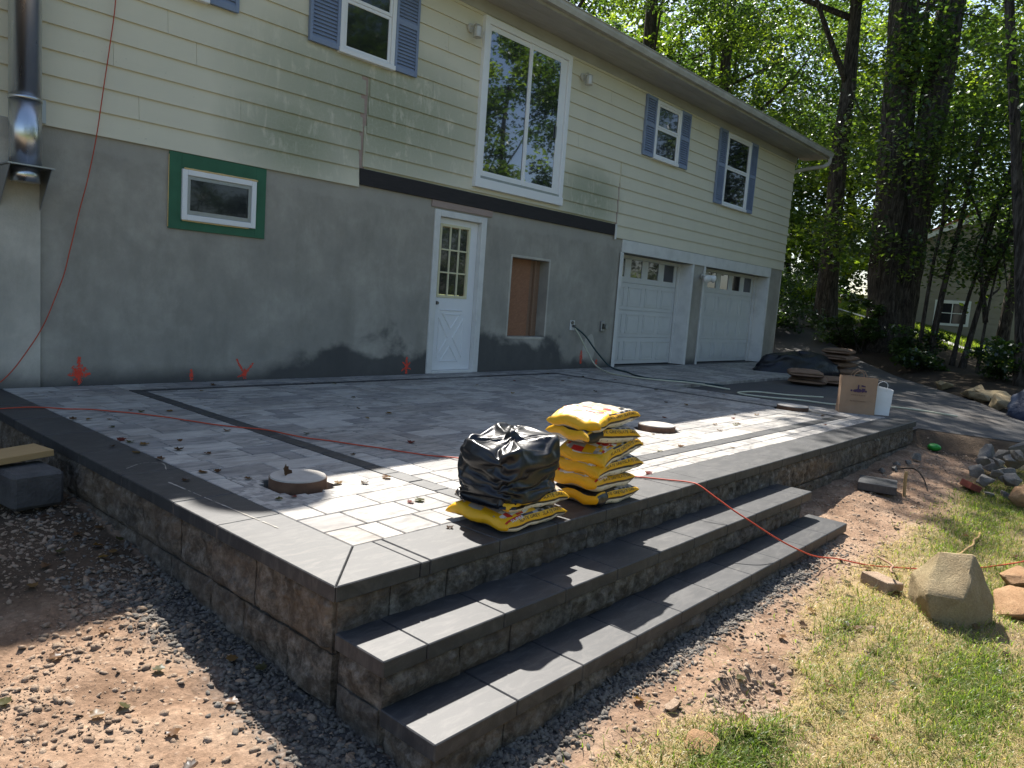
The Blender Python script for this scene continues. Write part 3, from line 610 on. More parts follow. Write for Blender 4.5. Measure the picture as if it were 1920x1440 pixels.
# foundation: boxes round the real openings (door, niche, garages)
f = MB()
FT = 2.26
def fbox(x0, x1, z0, z1): f.box(x0, x1, 0.0, 0.42, z0, z1)
fbox(2.12, 6.60, -0.6, FT); fbox(6.60, 7.50, 2.10, FT); fbox(6.60, 7.50, -0.6, -0.01); fbox(7.50, 8.12, -0.6, FT); fbox(8.12, 8.965, -0.6, 0.505); fbox(8.12, 8.965, 1.655, FT); fbox(8.965, 10.90, -0.6, FT)
fbox(10.90, 17.80, 1.99, FT); fbox(13.45, 13.90, -0.6, 1.99); fbox(17.12, 17.80, -0.6, 1.99)
f.build("foundation", M_CONC, house)
MB().box(HX0, 2.117, -0.035, 0.40, -0.6, 2.21).build("footing", M_CONC2, house, bevel=0.006)
MB().box(17.40, 17.80, 0.425, DPT, -0.6, 2.2).build("end_wall", M_CONC, house)
MB().box(10.9, 17.4, 0.6, 5.0, -0.35, -0.02).build("garage_floor", M_BASE, house)
# core of the upper storey
MB().box(HX0, HX1, 0.0, DPT, 2.27, 4.9).build("upper_wall", M_SIDE, house)
# clapboards: one board per course and stretch
def board(x0, x1, z0, z1, n="siding_board"):
    mb = MB(); h = z1 - z0
    v = []
    for x in (x0, x1): v += [(x, -0.001, z0 + 0.003), (x, -0.026, z0), (x, -0.026, z0 + 0.004), (x, -0.007, z1 + 0.012), (x, -0.001, z1 + 0.012)]
    mb.add(v, [(0, 1, 2, 3, 4), (9, 8, 7, 6, 5)] + [(i, i + 5, (i + 1) % 5 + 5, (i + 1) % 5) for i in range(5)])
    return mb.build(n, M_SIDE, house)
CH = 0.2065
for k in range(13):
    z0 = 2.205 + k * CH; z1 = z0 + CH; r = random.Random(k + 40)
    if k == 0: segs = [(HX0, 1.2), (1.203, 5.355), (10.66, 17.9)]
    elif k == 1: segs = [(HX0, 2.9), (2.903, 5.34), (5.42, 8.4), (8.403, 10.62), (10.66, 14.6), (14.603, 17.9)]
    elif k < 6: segs = [(HX0, 3.6 + r.uniform(-1, 1)), (None, 5.33 + 0.012 * k), (5.40 + 0.01 * k, 8.9), (None, 10.625), (10.66, 14 + r.uniform(-2, 2)), (None, 17.9)]
    else:
        c = sorted(r.uniform(0, 16) for _ in range(4)); segs = [(HX0, c[0])] + [(None, q) for q in c[1:]] + [(None, 17.9)]
    px = None
    for a, b in segs:
        a = px + 0.003 if a is None else a
        lo = z0 + (0.035 if k == 1 and 5.4 < a < 10.6 else 0)
        if b - a > 0.05: board(a, b, lo, z1 if k < 12 else 4.87)
        px = b
# broken strip where a deck ledger was torn off
M_TORN = m_wood("torn_sheathing", (0.28, 0.20, 0.17), (0.42, 0.33, 0.29))
MB().box(5.335, 5.42, -0.012, -0.002, 2.42, 3.44).build("bare_strip", M_TORN, house); MB().box(10.622, 10.662, -0.014, -0.002, 2.2, 3.1).build("bare_strip", M_TORN, house)
MB().box(5.39, 5.42, -0.024, -0.013, 2.44, 2.9).build("torn_board", M_SIDE, house)
MB().box(10.60, 10.645, -0.045, -0.027, 2.17, 2.42).build("corner_block", M_TRIM, house, bevel=0.003)
MB().box(5.36, 10.615, -0.032, -0.002, 2.235, 2.418).build("ledger_beam", M_BEAM, house, bevel=0.003)
MB().box(6.5, 7.62, -0.02, -0.002, 2.15, 2.233).build("shim_board", M_TORN, house)
# frieze, soffit, fascia, gutter, roof
MB().box(HX0, 17.93, -0.034, -0.002, 4.72, 4.868).build("frieze_board", M_SOFF, house, bevel=0.003)
EV = -0.60
for i in range(11):
    a = HX0 - 0.4 + i * 2.0; b = min(a + 1.997, 18.38)
    if a < 18.3: MB().box(a, b, EV + 0.02, -0.002, 4.869, 4.882).build("soffit_panel", M_SOFF, house)
for i in range(3):
    y0 = -0.66 + 0.19 * i + 0.06
    MB().box(HX0 - 0.4, 18.37, y0, y0 + 0.007, 4.8655, 4.8688).build("soffit_bead", M_GUT, house)
MB().box(HX0 - 0.4, 18.40, EV, EV + 0.022, 4.86, 5.02).build("fascia_board", M_GUT, house)
g = MB(); gp = [(EV - 0.002, 4.90), (EV - 0.075, 4.90), (EV - 0.10, 4.955), (EV - 0.105, 5.0), (EV - 0.118, 5.005), (EV - 0.118, 4.997), (EV - 0.098, 4.99), (EV - 0.093, 4.957), (EV - 0.072, 4.907), (EV - 0.002, 4.907)]
n = len(gp); g.add([(HX0 - 0.4, y, z) for y, z in gp] + [(18.42, y, z) for y, z in gp], [tuple(range(n)), tuple(range(2 * n - 1, n - 1, -1))] + [(i, (i + 1) % n, (i + 1) % n + n, i + n) for i in range(n)])
gut = g.build("gutter", M_GUT, house)
SL = math.tan(R(18))
rf = MB(); rz = lambda y: 5.03 + (y - EV) * SL
ym = DPT / 2
for (ya, yb, za, zb) in ((EV - 0.06, ym, 5.005, rz(ym)), (ym, DPT + 0.66, rz(ym), 5.005)):
    rf.add([(HX0 - 0.45, ya, za), (18.45, ya, za), (18.45, yb, zb), (HX0 - 0.45, yb, zb), (HX0 - 0.45, ya, za + 0.03), (18.45, ya, za + 0.03), (18.45, yb, zb + 0.03), (HX0 - 0.45, yb, zb + 0.03)],
           [(0, 3, 2, 1), (4, 5, 6, 7), (0, 1, 5, 4), (1, 2, 6, 5), (2, 3, 7, 6), (3, 0, 4, 7)])
roof = rf.build("roof", M_ROOF, house)
gb = MB(); gb.add([(17.86, 0.01, 4.88), (17.86, DPT, 4.88), (17.86, ym, rz(ym) - 0.05), (17.88, 0.01, 4.88), (17.88, DPT, 4.88), (17.88, ym, rz(ym) - 0.05)], [(0, 1, 2), (3, 5, 4), (0, 3, 4, 1), (1, 4, 5, 2), (2, 5, 3, 0)]); gb.build("gable_wall", M_SIDE, house)
MB().add([(17.9, EV, 4.87), (18.40, EV, 4.87), (18.40, DPT, 4.87), (17.9, DPT, 4.87), (17.9, EV, 4.88), (18.40, EV, 4.88), (18.40, DPT, 4.88), (17.9, DPT, 4.88)], [(0, 3, 2, 1), (4, 5, 6, 7), (0, 1, 5, 4), (1, 2, 6, 5), (2, 3, 7, 6), (3, 0, 4, 7)])
ds = link("downspout", tube_mesh("downspout", spline([(18.33, -0.66, 4.90), (18.32, -0.60, 4.72), (18.12, -0.2, 4.62), (17.97, 0.06, 4.50), (17.95, 0.08, 4.2), (17.95, 0.08, 0.1)], 5), 0.042, 8), M_GUT, house)
# unseen roof flue with a round cap, added to cast a shadow on the patio
flue = empty("shadow_flue", (5.06, 0.22, 5.29), "unseen galvanised flue with round cap, added to shadow the patio", "flue")
MB().cyl((5.06, 0.22, 5.2), 0.13, 1.35, 20).build("pipe", M_STEEL, flue, smooth=False); MB().cyl((5.06, 0.22, 6.66), 0.34, 0.12, 24, r2=0.06).build("cap", M_STEEL, flue)
MB().cyl((5.06, 0.22, 6.54), 0.20, 0.10, 20).build("collar", M_STEEL, flue)

# ------------------------------------------------------------------ windows
def sash_window(x0, x1, z0, z1, parent=house):
    w_ = MB(); t = 0.055
    w_.box(x0, x0 + t, -0.062, -0.004, z0, z1); w_.box(x1 - t, x1, -0.062, -0.004, z0, z1); w_.box(x0 + t, x1 - t, -0.062, -0.004, z1 - t, z1); w_.box(x0 - 0.01, x1 + 0.01, -0.078, -0.004, z0 - 0.035, z0 + 0.02)
    o = w_.build("window", M_VINYL, parent, bevel=0.004); zm = (z0 + z1) / 2 + 0.01; a, b = x0 + t + 0.002, x1 - t - 0.002
    for (c, d, yo) in ((z0 + 0.022, zm + 0.02, -0.046), (zm + 0.022, z1 - t - 0.002, -0.052)):
        s_ = MB(); k = 0.036
        s_.box(a, a + k, yo, -0.006, c, d); s_.box(b - k, b, yo, -0.006, c, d); s_.box(a + k, b - k, yo, -0.006, c, c + k); s_.box(a + k, b - k, yo, -0.006, d - k, d); s_.build("sash", M_VINYL, o, bevel=0.003)
        MB().box(a + k, b - k, -0.034, -0.028, c + k, d - k).build("pane", M_GLASS, o)
    return o
def shutter(x0, x1, z0, z1):
    s_ = MB(); t = 0.035; zm = z0 + (z1 - z0) * 0.52
    s_.box(x0, x0 + t, -0.06, -0.022, z0, z1); s_.box(x1 - t, x1, -0.06, -0.022, z0, z1)
    for a, b in ((z0, z0 + 0.055), (zm - 0.03, zm + 0.03), (z1 - 0.055, z1)): s_.box(x0 + t, x1 - t, -0.058, -0.022, a, b)
    for a, b in ((z0 + 0.055, zm - 0.03), (zm + 0.03, z1 - 0.055)):
        n = int((b - a) / 0.038)
        for i in range(n):
            q = a + (b - a) * i / n; hh = (b - a) / n
            s_.add([(x0 + t, -0.056, q), (x1 - t, -0.056, q), (x1 - t, -0.034, q + hh), (x0 + t, -0.034, q + hh), (x0 + t, -0.03, q), (x1 - t, -0.03, q), (x1 - t, -0.026, q + hh), (x0 + t, -0.026, q + hh)], [(0, 1, 2, 3), (0, 4, 5, 1), (0, 3, 7, 4), (1, 5, 6, 2)])
    return s_.build("shutter", M_SHUT, house)
for (s0, a, b, s1, z0, z1) in ((2.42, 2.76, 3.50, 3.81, 3.64, 4.66), (4.606, 4.985, 5.745, 6.097, 3.63, 4.66), (11.20, 11.54, 12.40, 12.75, 3.70, 4.66), (13.95, 14.28, 15.40, 15.73, 3.28, 4.69)):
    sash_window(a, b, z0, z1); shutter(s0, a - 0.004, z0 - 0.02, z1 + 0.02); shutter(b + 0.004, s1, z0 - 0.02, z1 + 0.02)
# tall sliding window
x0, x1, z0, z1 = 7.195, 9.065, 2.515, 4.685; t = 0.085
w_ = MB(); w_.box(x0, x0 + t, -0.075, -0.004, z0, z1); w_.box(x1 - t, x1, -0.075, -0.004, z0, z1); w_.box(x0 + t, x1 - t, -0.075, -0.004, z1 - t, z1); w_.box(x0 - 0.01, x1 + 0.012, -0.082, -0.004, z0 - 0.01, z0 + 0.11)
tw = w_.build("sliding_window", M_VINYL, house, bevel=0.004); zb = z0 + 0.145
MB().box(x0 + t, x1 - t, -0.07, -0.006, z0 + 0.112, z0 + 0.143).build("track", M_BRACK, tw)
mid = (x0 + x1) / 2 + 0.03
for (a, b, yo) in ((x0 + t + 0.002, mid + 0.02, -0.05), (mid - 0.03, x1 - t - 0.11, -0.062)):
    s_ = MB(); k = 0.055; yi = yo + 0.026; c, d = zb, z1 - t - 0.002
    s_.box(a, a + k, yo, yi, c, d); s_.box(b - k, b, yo, yi, c, d); s_.box(a + k, b - k, yo, yi, c, c + k * 1.3); s_.box(a + k, b - k, yo, yi, d - k * 1.2, d); s_.build("sash", M_VINYL, tw, bevel=0.003)
    MB().box(a + k, b - k, yo + 0.008, yo + 0.014, c + k * 1.3, d - k * 1.2).build("pane", M_GLASS2, tw)
MB().box(x1 - t - 0.108, x1 - t - 0.003, -0.045, -0.006, zb, z1 - t - 0.002).build("jamb", M_VINYL, tw)
MB().box(mid + 0.62, mid + 0.645, -0.075, -0.062, 3.45, 3.62).build("pull", M_KNOB, tw)
# small basement window set in a green panel
gw = MB(); a, b, c, d = 3.185, 4.185, 1.485, 2.20
for bx_ in ((a, 3.30, c, d), (4.07, b, c, d), (3.30, 4.07, c, 1.575), (3.30, 4.07, 2.055, d)): gw.box(bx_[0], bx_[1], -0.02, -0.001, bx_[2], bx_[3])
bw = gw.build("basement_window", M_GREEN, house, bevel=0.002)
v_ = MB(); 
for bx_ in ((3.302, 3.352, 1.577, 2.053), (4.018, 4.068, 1.577, 2.053), (3.352, 4.018, 1.577, 1.63), (3.352, 4.018, 2.0, 2.053)): v_.box(bx_[0], bx_[1], -0.045, -0.002, bx_[2], bx_[3])
v_.build("frame", M_VINYL, bw, bevel=0.004)
v_ = MB()
for bx_ in ((3.354, 3.385, 1.632, 1.998), (3.985, 4.016, 1.632, 1.998), (3.385, 3.985, 1.632, 1.672), (3.385, 3.985, 1.965, 1.998)): v_.box(bx_[0], bx_[1], -0.03, -0.004, bx_[2], bx_[3])
v_.build("sash", M_BRACK, bw); MB().box(3.386, 3.984, -0.02, -0.014, 1.673, 1.964).build("pane", M_GLASS, bw)
def foam(pts, r0, name="foam_bead"):
    P = spline(pts, 10); rad = [r0 * (0.7 + 0.7 * abs(noise.noise((p.x * 14, p.z * 14, 3)))) for p in P]
    return link(name, tube_mesh(name, P, rad, 7), M_FOAM, bw)
foam([(3.32, -0.035, 2.058), (3.6, -0.036, 2.060), (3.9, -0.036, 2.062), (4.08, -0.036, 2.060)], 0.012); foam([(3.31, -0.03, 1.572), (3.6, -0.03, 1.570), (4.0, -0.03, 1.572)], 0.008); foam([(3.183, -0.01, 1.5), (3.183, -0.01, 1.8), (3.184, -0.01, 2.17)], 0.006)

# ------------------------------------------------------------------ doors
dr = MB(); dr.box(6.665, 7.425, 0.055, 0.098, 0.035, 1.005); dr.box(6.665, 6.73, 0.055, 0.098, 1.005, 2.04); dr.box(7.285, 7.425, 0.055, 0.098, 1.005, 2.04); dr.box(6.73, 7.285, 0.055, 0.098, 1.965, 2.04)
door = dr.build("door", M_DOOR, house, bevel=0.002)
fr = MB(); fr.box(6.565, 6.662, -0.022, 0.12, 0.0, 2.125); fr.box(7.428, 7.525, -0.022, 0.03, 0.0, 2.125); fr.box(7.428, 7.50, 0.03, 0.12, 0.0, 2.10); fr.box(6.662, 7.428, -0.022, 0.12, 2.045, 2.125); fr.box(6.662, 7.428, -0.025, 0.12, -0.005, 0.032)
fr.build("door_frame", M_TRIM, door, bevel=0.004)
gx0, gx1, gz0, gz1 = 6.73, 7.285, 1.005, 1.965; mu = MB(); k = 0.032
mu.box(gx0, gx0 + k, 0.045, 0.09, gz0, gz1); mu.box(gx1 - k, gx1, 0.045, 0.09, gz0, gz1); mu.box(gx0 + k, gx1 - k, 0.045, 0.09, gz0, gz0 + k); mu.box(gx0 + k, gx1 - k, 0.045, 0.09, gz1 - k, gz1)
cw = (gx1 - gx0 - 2 * k) / 3; chh = (gz1 - gz0 - 2 * k) / 3
for i in (1, 2): mu.box(gx0 + k + cw * i - 0.011, gx0 + k + cw * i + 0.011, 0.052, 0.085, gz0 + k, gz1 - k)
for j in (1, 2):
    for i in range(3): mu.box(gx0 + k + cw * i + 0.0115, gx0 + k + cw * (i + 1) - 0.0115, 0.053, 0.084, gz0 + k + chh * j - 0.010, gz0 + k + chh * j + 0.010)
mu.build("muntin_grid", M_MUNTIN, door, bevel=0.002)
for i in range(3):
    for j in range(3): MB().box(gx0 + k + cw * i + 0.011, gx0 + k + cw * (i + 1) - 0.011, 0.070, 0.074, gz0 + k + chh * j + 0.010, gz0 + k + chh * (j + 1) - 0.010).build("pane", M_GLASS3, door)
def molding(pts, name="panel_molding", wd=0.014):
    mb = MB(); n = len(pts); cx = sum(p[0] for p in pts) / n; cz = sum(p[1] for p in pts) / n
    for i in range(n):
        p, q = pts[i], pts[(i + 1) % n]; L = math.hypot(q[0] - p[0], q[1] - p[1]); nx_, nz_ = -(q[1] - p[1]) / L * wd, (q[0] - p[0]) / L * wd
        if (cx - p[0]) * nx_ + (cz - p[1]) * nz_ < 0: nx_, nz_ = -nx_, -nz_
        v = [(p[0], 0.0545, p[1]), (q[0], 0.0545, q[1]), (q[0] + nx_ * 0.5, 0.044, q[1] + nz_ * 0.5), (p[0] + nx_ * 0.5, 0.044, p[1] + nz_ * 0.5), (q[0] + nx_, 0.0545, q[1] + nz_), (p[0] + nx_, 0.0545, p[1] + nz_)]
        mb.add(v, [(0, 1, 2, 3), (3, 2, 4, 5)])
    return mb.build(name, M_DOOR, door)
c_ = 7.02; zc_ = 0.47
molding([(c_ - 0.20, 0.845), (c_ + 0.20, 0.845), (c_ + 0.20, 0.835), (c_ - 0.20, 0.835)])
molding([(c_ - 0.17, 0.79), (c_ + 0.17, 0.79), (c_, 0.58)]); molding([(c_ - 0.17, 0.15), (c_ + 0.17, 0.15), (c_, 0.37)])
molding([(c_ - 0.23, 0.74), (c_ - 0.23, 0.20), (c_ - 0.04, 0.47)]); molding([(c_ + 0.23, 0.74), (c_ + 0.23, 0.20), (c_ + 0.04, 0.47)])
hd = MB(); hd.cyl((6.705, 0.055, 0.93), 0.028, -0.012, 14, 'y'); hd.cyl((6.705, 0.043, 0.93), 0.012, -0.03, 10, 'y'); hd.cyl((6.705, 0.016, 0.93), 0.024, -0.03, 14, 'y', r2=0.02); hd.build("handle", M_KNOB, door, smooth=False)
# boarded niche
bd = MB().box(8.123, 8.72, 0.16, 0.178, 0.507, 1.653).build("boarded_opening", M_OSB, house)
MB().box(8.722, 8.962, 0.175, 0.20, 0.507, 1.653).build("back_board", M_STUD, bd); MB().box(8.80, 8.84, 0.135, 0.174, 0.507, 1.653).build("stud", M_STUD, bd)
mbp = MB(); 
for bx_ in ((8.085, 8.119, 0.47, 1.69), (8.967, 9.0, 0.47, 1.69), (8.119, 8.967, 0.47, 0.503), (8.119, 8.967, 1.657, 1.69)): mbp.box(bx_[0], bx_[1], -0.004, 0.02, bx_[2], bx_[3])
mbp.build("mortar_edge", M_CONC2, bd, bevel=0.003)
# garage
GY = 0.30
def garage(x0, x1, ncol):
    zt = 1.985; secs = []
    base = MB().box(x0 - 0.02, x1 + 0.02, GY + 0.03, GY + 0.06, 0.01, zt + 0.1).build("garage_door", M_GAR, house)
    hh = zt / 4
    for j in range(4):
        s_ = MB(); za, zb_ = 0.012 + j * hh, 0.012 + (j + 1) * hh - 0.006; pw = (x1 - x0) / ncol
        if j == 3:   # glazed row: frame pieces round each light
            for i in range(ncol):
                xa, xb = x0 + pw * i, x0 + pw * (i + 1); m_ = pw * 0.17
                s_.box(xa, xa + m_, GY, GY + 0.029, za, zb_); s_.box(xb - m_, xb, GY, GY + 0.029, za, zb_); s_.box(xa + m_, xb - m_, GY, GY + 0.029, za, za + 0.10); s_.box(xa + m_, xb - m_, GY, GY + 0.029, zb_ - 0.07, zb_)
                MB().box(xa + m_ + 0.002, xb - m_ - 0.002, GY + 0.014, GY + 0.020, za + 0.102, zb_ - 0.072).build("window_pane", M_GLASS3, base)
        else:
            s_.box(x0, x1, GY, GY + 0.029, za, zb_)
            for i in range(ncol):
                xa, xb = x0 + pw * i + pw * 0.12, x0 + pw * (i + 1) - pw * 0.12; a_, b_ = za + 0.075, zb_ - 0.075
                for (u0, u1, w0, w1) in ((xa, xb, a_, a_ + 0.012), (xa, xb, b_ - 0.012, b_), (xa, xa + 0.012, a_, b_), (xb - 0.012, xb, a_, b_)): s_.box(u0, u1, GY - 0.009, GY - 0.0005, w0, w1)
                s_.box(xa + 0.05, xb - 0.05, GY - 0.008, GY - 0.0005, a_ + 0.045, b_ - 0.045)
        s_.build("door_section", M_GAR, base)
    MB().box(x0, x1, GY - 0.01, GY + 0.02, -0.012, 0.010).build("bottom_seal", M_BLK, base)
    for xa in (x0 - 0.045, x1 + 0.005): MB().box(xa, xa + 0.04, GY - 0.05, GY - 0.005, 0.0, zt + 0.02).build("stop_molding", M_TRIM, base)
    return base
garage(11.02, 13.37, 4); garage(14.02, 16.98, 5)
tr = MB(); tr.box(10.88, 17.15, -0.03, -0.002, 1.985, 2.198); tr.build("garage_header", M_TRIM, house, bevel=0.004)
for (a, b) in ((10.902, 10.955), (13.395, 13.449), (13.902, 13.955), (17.06, 17.118)): MB().box(a, b, -0.02, GY + 0.05, 0.0, 1.983).build("jamb_board", M_TRIM, house, bevel=0.003)
for (a, b) in ((10.84, 10.90), (13.40, 13.462), (13.89, 13.95), (17.07, 17.13)): MB().box(a, b, -0.03, -0.021, 0.0, 1.983).build("casing_board", M_TRIM, house, bevel=0.002)
MB().box(10.955, 13.395, GY - 0.06, GY + 0.1, 1.93, 1.983).build("header_stop", M_TRIM, house); MB().box(13.955, 17.06, GY - 0.06, GY + 0.1, 1.93, 1.983).build("header_stop", M_TRIM, house)
MB().box(10.9, 17.12, -0.01, 0.42, -0.06, -0.013).build("garage_sill", M_CONC2, house, bevel=0.004)
# spray paint marks on the wall foot
def mark(x, z, arms, name="paint_mark"):
    """sprayed strokes: a dense core of droplets with overspray"""
    v = []; f = []; r = random.Random(int(x * 100))
    for (ang, L, wd) in arms:
        ca_, sa_ = math.cos(R(ang)), math.sin(R(ang))
        for i in range(int(900 * L * (0.5 + wd * 22))):
            t_ = r.random() ** 1.25; sd_ = wd * 0.42 * (1.15 - 0.75 * t_) * (1 if r.random() < 0.8 else 2.4); o_ = r.gauss(0, sd_); px, pz = x + ca_ * L * t_ - sa_ * o_, max(0.012, z + sa_ * L * t_ + ca_ * o_)
            q = r.uniform(0.002, 0.0065) * (1.0 if abs(o_) < wd * 0.7 else 0.5); b_ = len(v); y = -0.0012 - 0.000004 * b_ / 5; k0 = r.uniform(0, 6)
            v += [(px + q * math.cos(k0 + k * 1.2566), y, pz + q * math.sin(k0 + k * 1.2566)) for k in range(5)]; f.append(tuple(range(b_ + 4, b_ - 1, -1)))
    me = bpy.data.meshes.new(name); me.from_pydata(v, [], f); o = link(name, me, M_PAINT, house); o['kind'] = 'stuff'; return o
mark(2.43, 0.10, [(90, 0.16, 0.035), (0, 0.09, 0.03), (180, 0.09, 0.03), (50, 0.08, 0.03), (130, 0.09, 0.03), (270, 0.09, 0.028), (230, 0.07, 0.02)])
mark(3.45, 0.075, [(90, 0.05, 0.026), (270, 0.06, 0.026)]); mark(4.02, 0.06, [(120, 0.19, 0.016), (50, 0.15, 0.018), (200, 0.08, 0.012), (90, 0.06, 0.035), (270, 0.05, 0.03)])
mark(6.24, 0.10, [(90, 0.12, 0.024), (270, 0.10, 0.03), (40, 0.08, 0.016), (140, 0.09, 0.014), (215, 0.10, 0.013), (330, 0.08, 0.013)])
mark(9.98, 0.19, [(90, 0.10, 0.05), (270, 0.12, 0.05)]); mark(10.42, 0.08, [(80, 0.06, 0.04), (270, 0.06, 0.05)])
mk = MB(); pts = [(10.18 + 0.17 * math.cos(a_) * (1 + 0.15 * noise.noise((a_, 1, 1))), 0.30 + 0.26 * math.sin(a_) * (1 + 0.2 * noise.noise((a_ * 1.3, 5, 1)))) for a_ in [2 * math.pi * i / 26 for i in range(26)]]
mk.prism(pts, -0.0015, 0.0); mk.build("mortar_patch", M_CONC2, house)

# ------------------------------------------------------------------ things fixed to the house
fl = empty("flue_pipe", (1.96, -0.19, 1.75), "shiny steel stove flue running up the wall beside the cream siding", "flue")
MB().cyl((1.96, -0.19, 2.35), 0.113, 4.0, 40).build("pipe", M_STEEL, fl); MB().cyl((1.96, -0.19, 1.83), 0.115, 0.52, 40).build("lower_pipe", M_STEEL, fl); MB().cyl((1.96, -0.19, 2.335), 0.119, 0.03, 40).build("joint_ring", M_STEEL, fl)
MB().cyl((1.96, -0.19, 1.70), 0.105, 0.115, 40).build("tee_cap", M_STEEL, fl)
for o in fl.children: o.data.polygons.foreach_set("use_smooth", [len(p.vertices) == 4 for p in o.data.polygons])
MB().box(1.80, 2.13, -0.34, -0.036, 1.818, 1.829).build("support_plate", M_BRACK, fl)
for x in (1.815, 2.105):
    b_ = MB(); b_.add([(x, -0.33, 1.816), (x, -0.037, 1.816), (x, -0.037, 1.50), (x + 0.006, -0.33, 1.816), (x + 0.006, -0.037, 1.816), (x + 0.006, -0.037, 1.50)], [(0, 1, 2), (3, 5, 4), (0, 3, 4, 1), (1, 4, 5, 2), (2, 5, 3, 0)]); b_.build("bracket", M_BRACK, fl)
MB().box(2.075, 2.15, -0.045, -0.03, 2.215, 2.40).build("wall_strap", M_BRACK, fl)
def coach(x, z, label):
    l_ = empty("wall_lamp", (x, -0.03, z), label, "wall lamp", "wall lamps beside the tall window")
    MB().cyl((x - 0.02, -0.028, z + 0.04), 0.055, -0.02, 20, 'y').build("back_plate", M_LAMPB, l_, bevel=0.003); link("arm", tube_mesh("arm", spline([(x - 0.02, -0.045, z + 0.05), (x, -0.10, z + 0.09), (x + 0.01, -0.14, z + 0.07)], 5), 0.009, 8), M_LAMPB, l_)
    MB().cyl((x + 0.01, -0.14, z - 0.07), 0.045, 0.12, 16).build("glass_shade", M_LAMPG, l_); MB().cyl((x + 0.01, -0.14, z + 0.051), 0.055, 0.025, 16, r2=0.02).build("lamp_cap", M_LAMPB, l_); MB().cyl((x + 0.01, -0.14, z - 0.085), 0.058, 0.014, 16).build("base_ring", M_LAMPB, l_)
    for k_ in range(4):
        a_ = k_ * math.pi / 2 + 0.4; link("cage_rod", tube_mesh("cage_rod", [(x + 0.01 + 0.052 * math.cos(a_), -0.14 + 0.052 * math.sin(a_), z - 0.075), (x + 0.01 + 0.052 * math.cos(a_), -0.14 + 0.052 * math.sin(a_), z + 0.055)], 0.005, 6), M_LAMPB, l_)
coach(6.98, 4.41, "small glass wall lamp left of the tall sliding window"); coach(9.40, 4.44, "small glass wall lamp right of the tall sliding window")
fd = empty("flood_light", (13.85, -0.04, 1.78), "twin-head flood light on the post between the garage doors", "flood light")
MB().cyl((13.80, -0.031, 1.78), 0.055, -0.03, 18, 'y').build("junction_plate", M_LAMPB, fd, bevel=0.003)
for sx, dirv in ((-1, Vector((-0.55, -0.75, -0.25))), (1, Vector((0.95, -0.55, -0.18)))):
    b0 = Vector((13.80 + 0.03 * sx, -0.065, 1.78)); d = dirv.normalized(); P = [b0, b0 + d * 0.07, b0 + d * 0.10, b0 + d * 0.17, b0 + d * 0.23, b0 + d * 0.24]
    link("lamp_head", tube_mesh("lamp_head", P, [0.018, 0.022, 0.045, 0.06, 0.078, 0.075], 18), M_WHITE, fd)
bib = empty("hose_outlet", (9.66, -0.01, 0.70), "recessed wall hose outlet with hoses attached", "hose outlet")
MB().box(9.60, 9.72, -0.016, -0.001, 0.62, 0.78).build("plate", M_TRIM, bib, bevel=0.004); MB().cyl((9.67, -0.016, 0.69), 0.022, -0.05, 12, 'y').build("spout", M_KNOB, bib); MB().cyl((9.645, -0.016, 0.745), 0.028, -0.02, 12, 'y').build("tap_wheel", M_KNOB, bib)
ob = empty("outdoor_socket", (10.50, -0.01, 0.70), "grey weatherproof socket box beside the garage", "socket")
MB().box(10.44, 10.53, -0.04, -0.001, 0.62, 0.79).build("box", M_BRACK, ob, bevel=0.006); MB().box(10.46, 10.51, -0.046, -0.041, 0.66, 0.75).build("cover", M_BLK, ob, bevel=0.002)
MB().cyl((10.58, -0.002, 0.70), 0.04, -0.05, 14, 'y').build("round_cover", M_BRACK, ob)
# ------------------------------------------------------------------ lettering mapped onto a surface
def text_geo(txt, size=1.0):
    c = bpy.data.curves.new("t", 'FONT'); c.body = txt; c.size = size; c.resolution_u = 2; c.align_x = 'CENTER'; c.align_y = 'CENTER'
    o = bpy.data.objects.new("t", c); COL.objects.link(o); dg = bpy.context.evaluated_depsgraph_get(); dg.update(); m = o.evaluated_get(dg).to_mesh()
    v = [tuple(p.co) for p in m.vertices]; f = [tuple(p.vertices) for p in m.polygons]; o.evaluated_get(dg).to_mesh_clear(); bpy.data.objects.remove(o); bpy.data.curves.remove(c)
    return v, f
TXT = {}
def put_text(name, txt, fn, parent, mat, size):
    if (txt, size) not in TXT: TXT[(txt, size)] = text_geo(txt, size)
    v, f = TXT[(txt, size)]
    me = bpy.data.meshes.new(name); me.from_pydata([fn(x, y) for x, y, z in v], [], f); return link(name, me, mat, parent)
def spow(x, e): return math.copysign(abs(x) ** e, x)

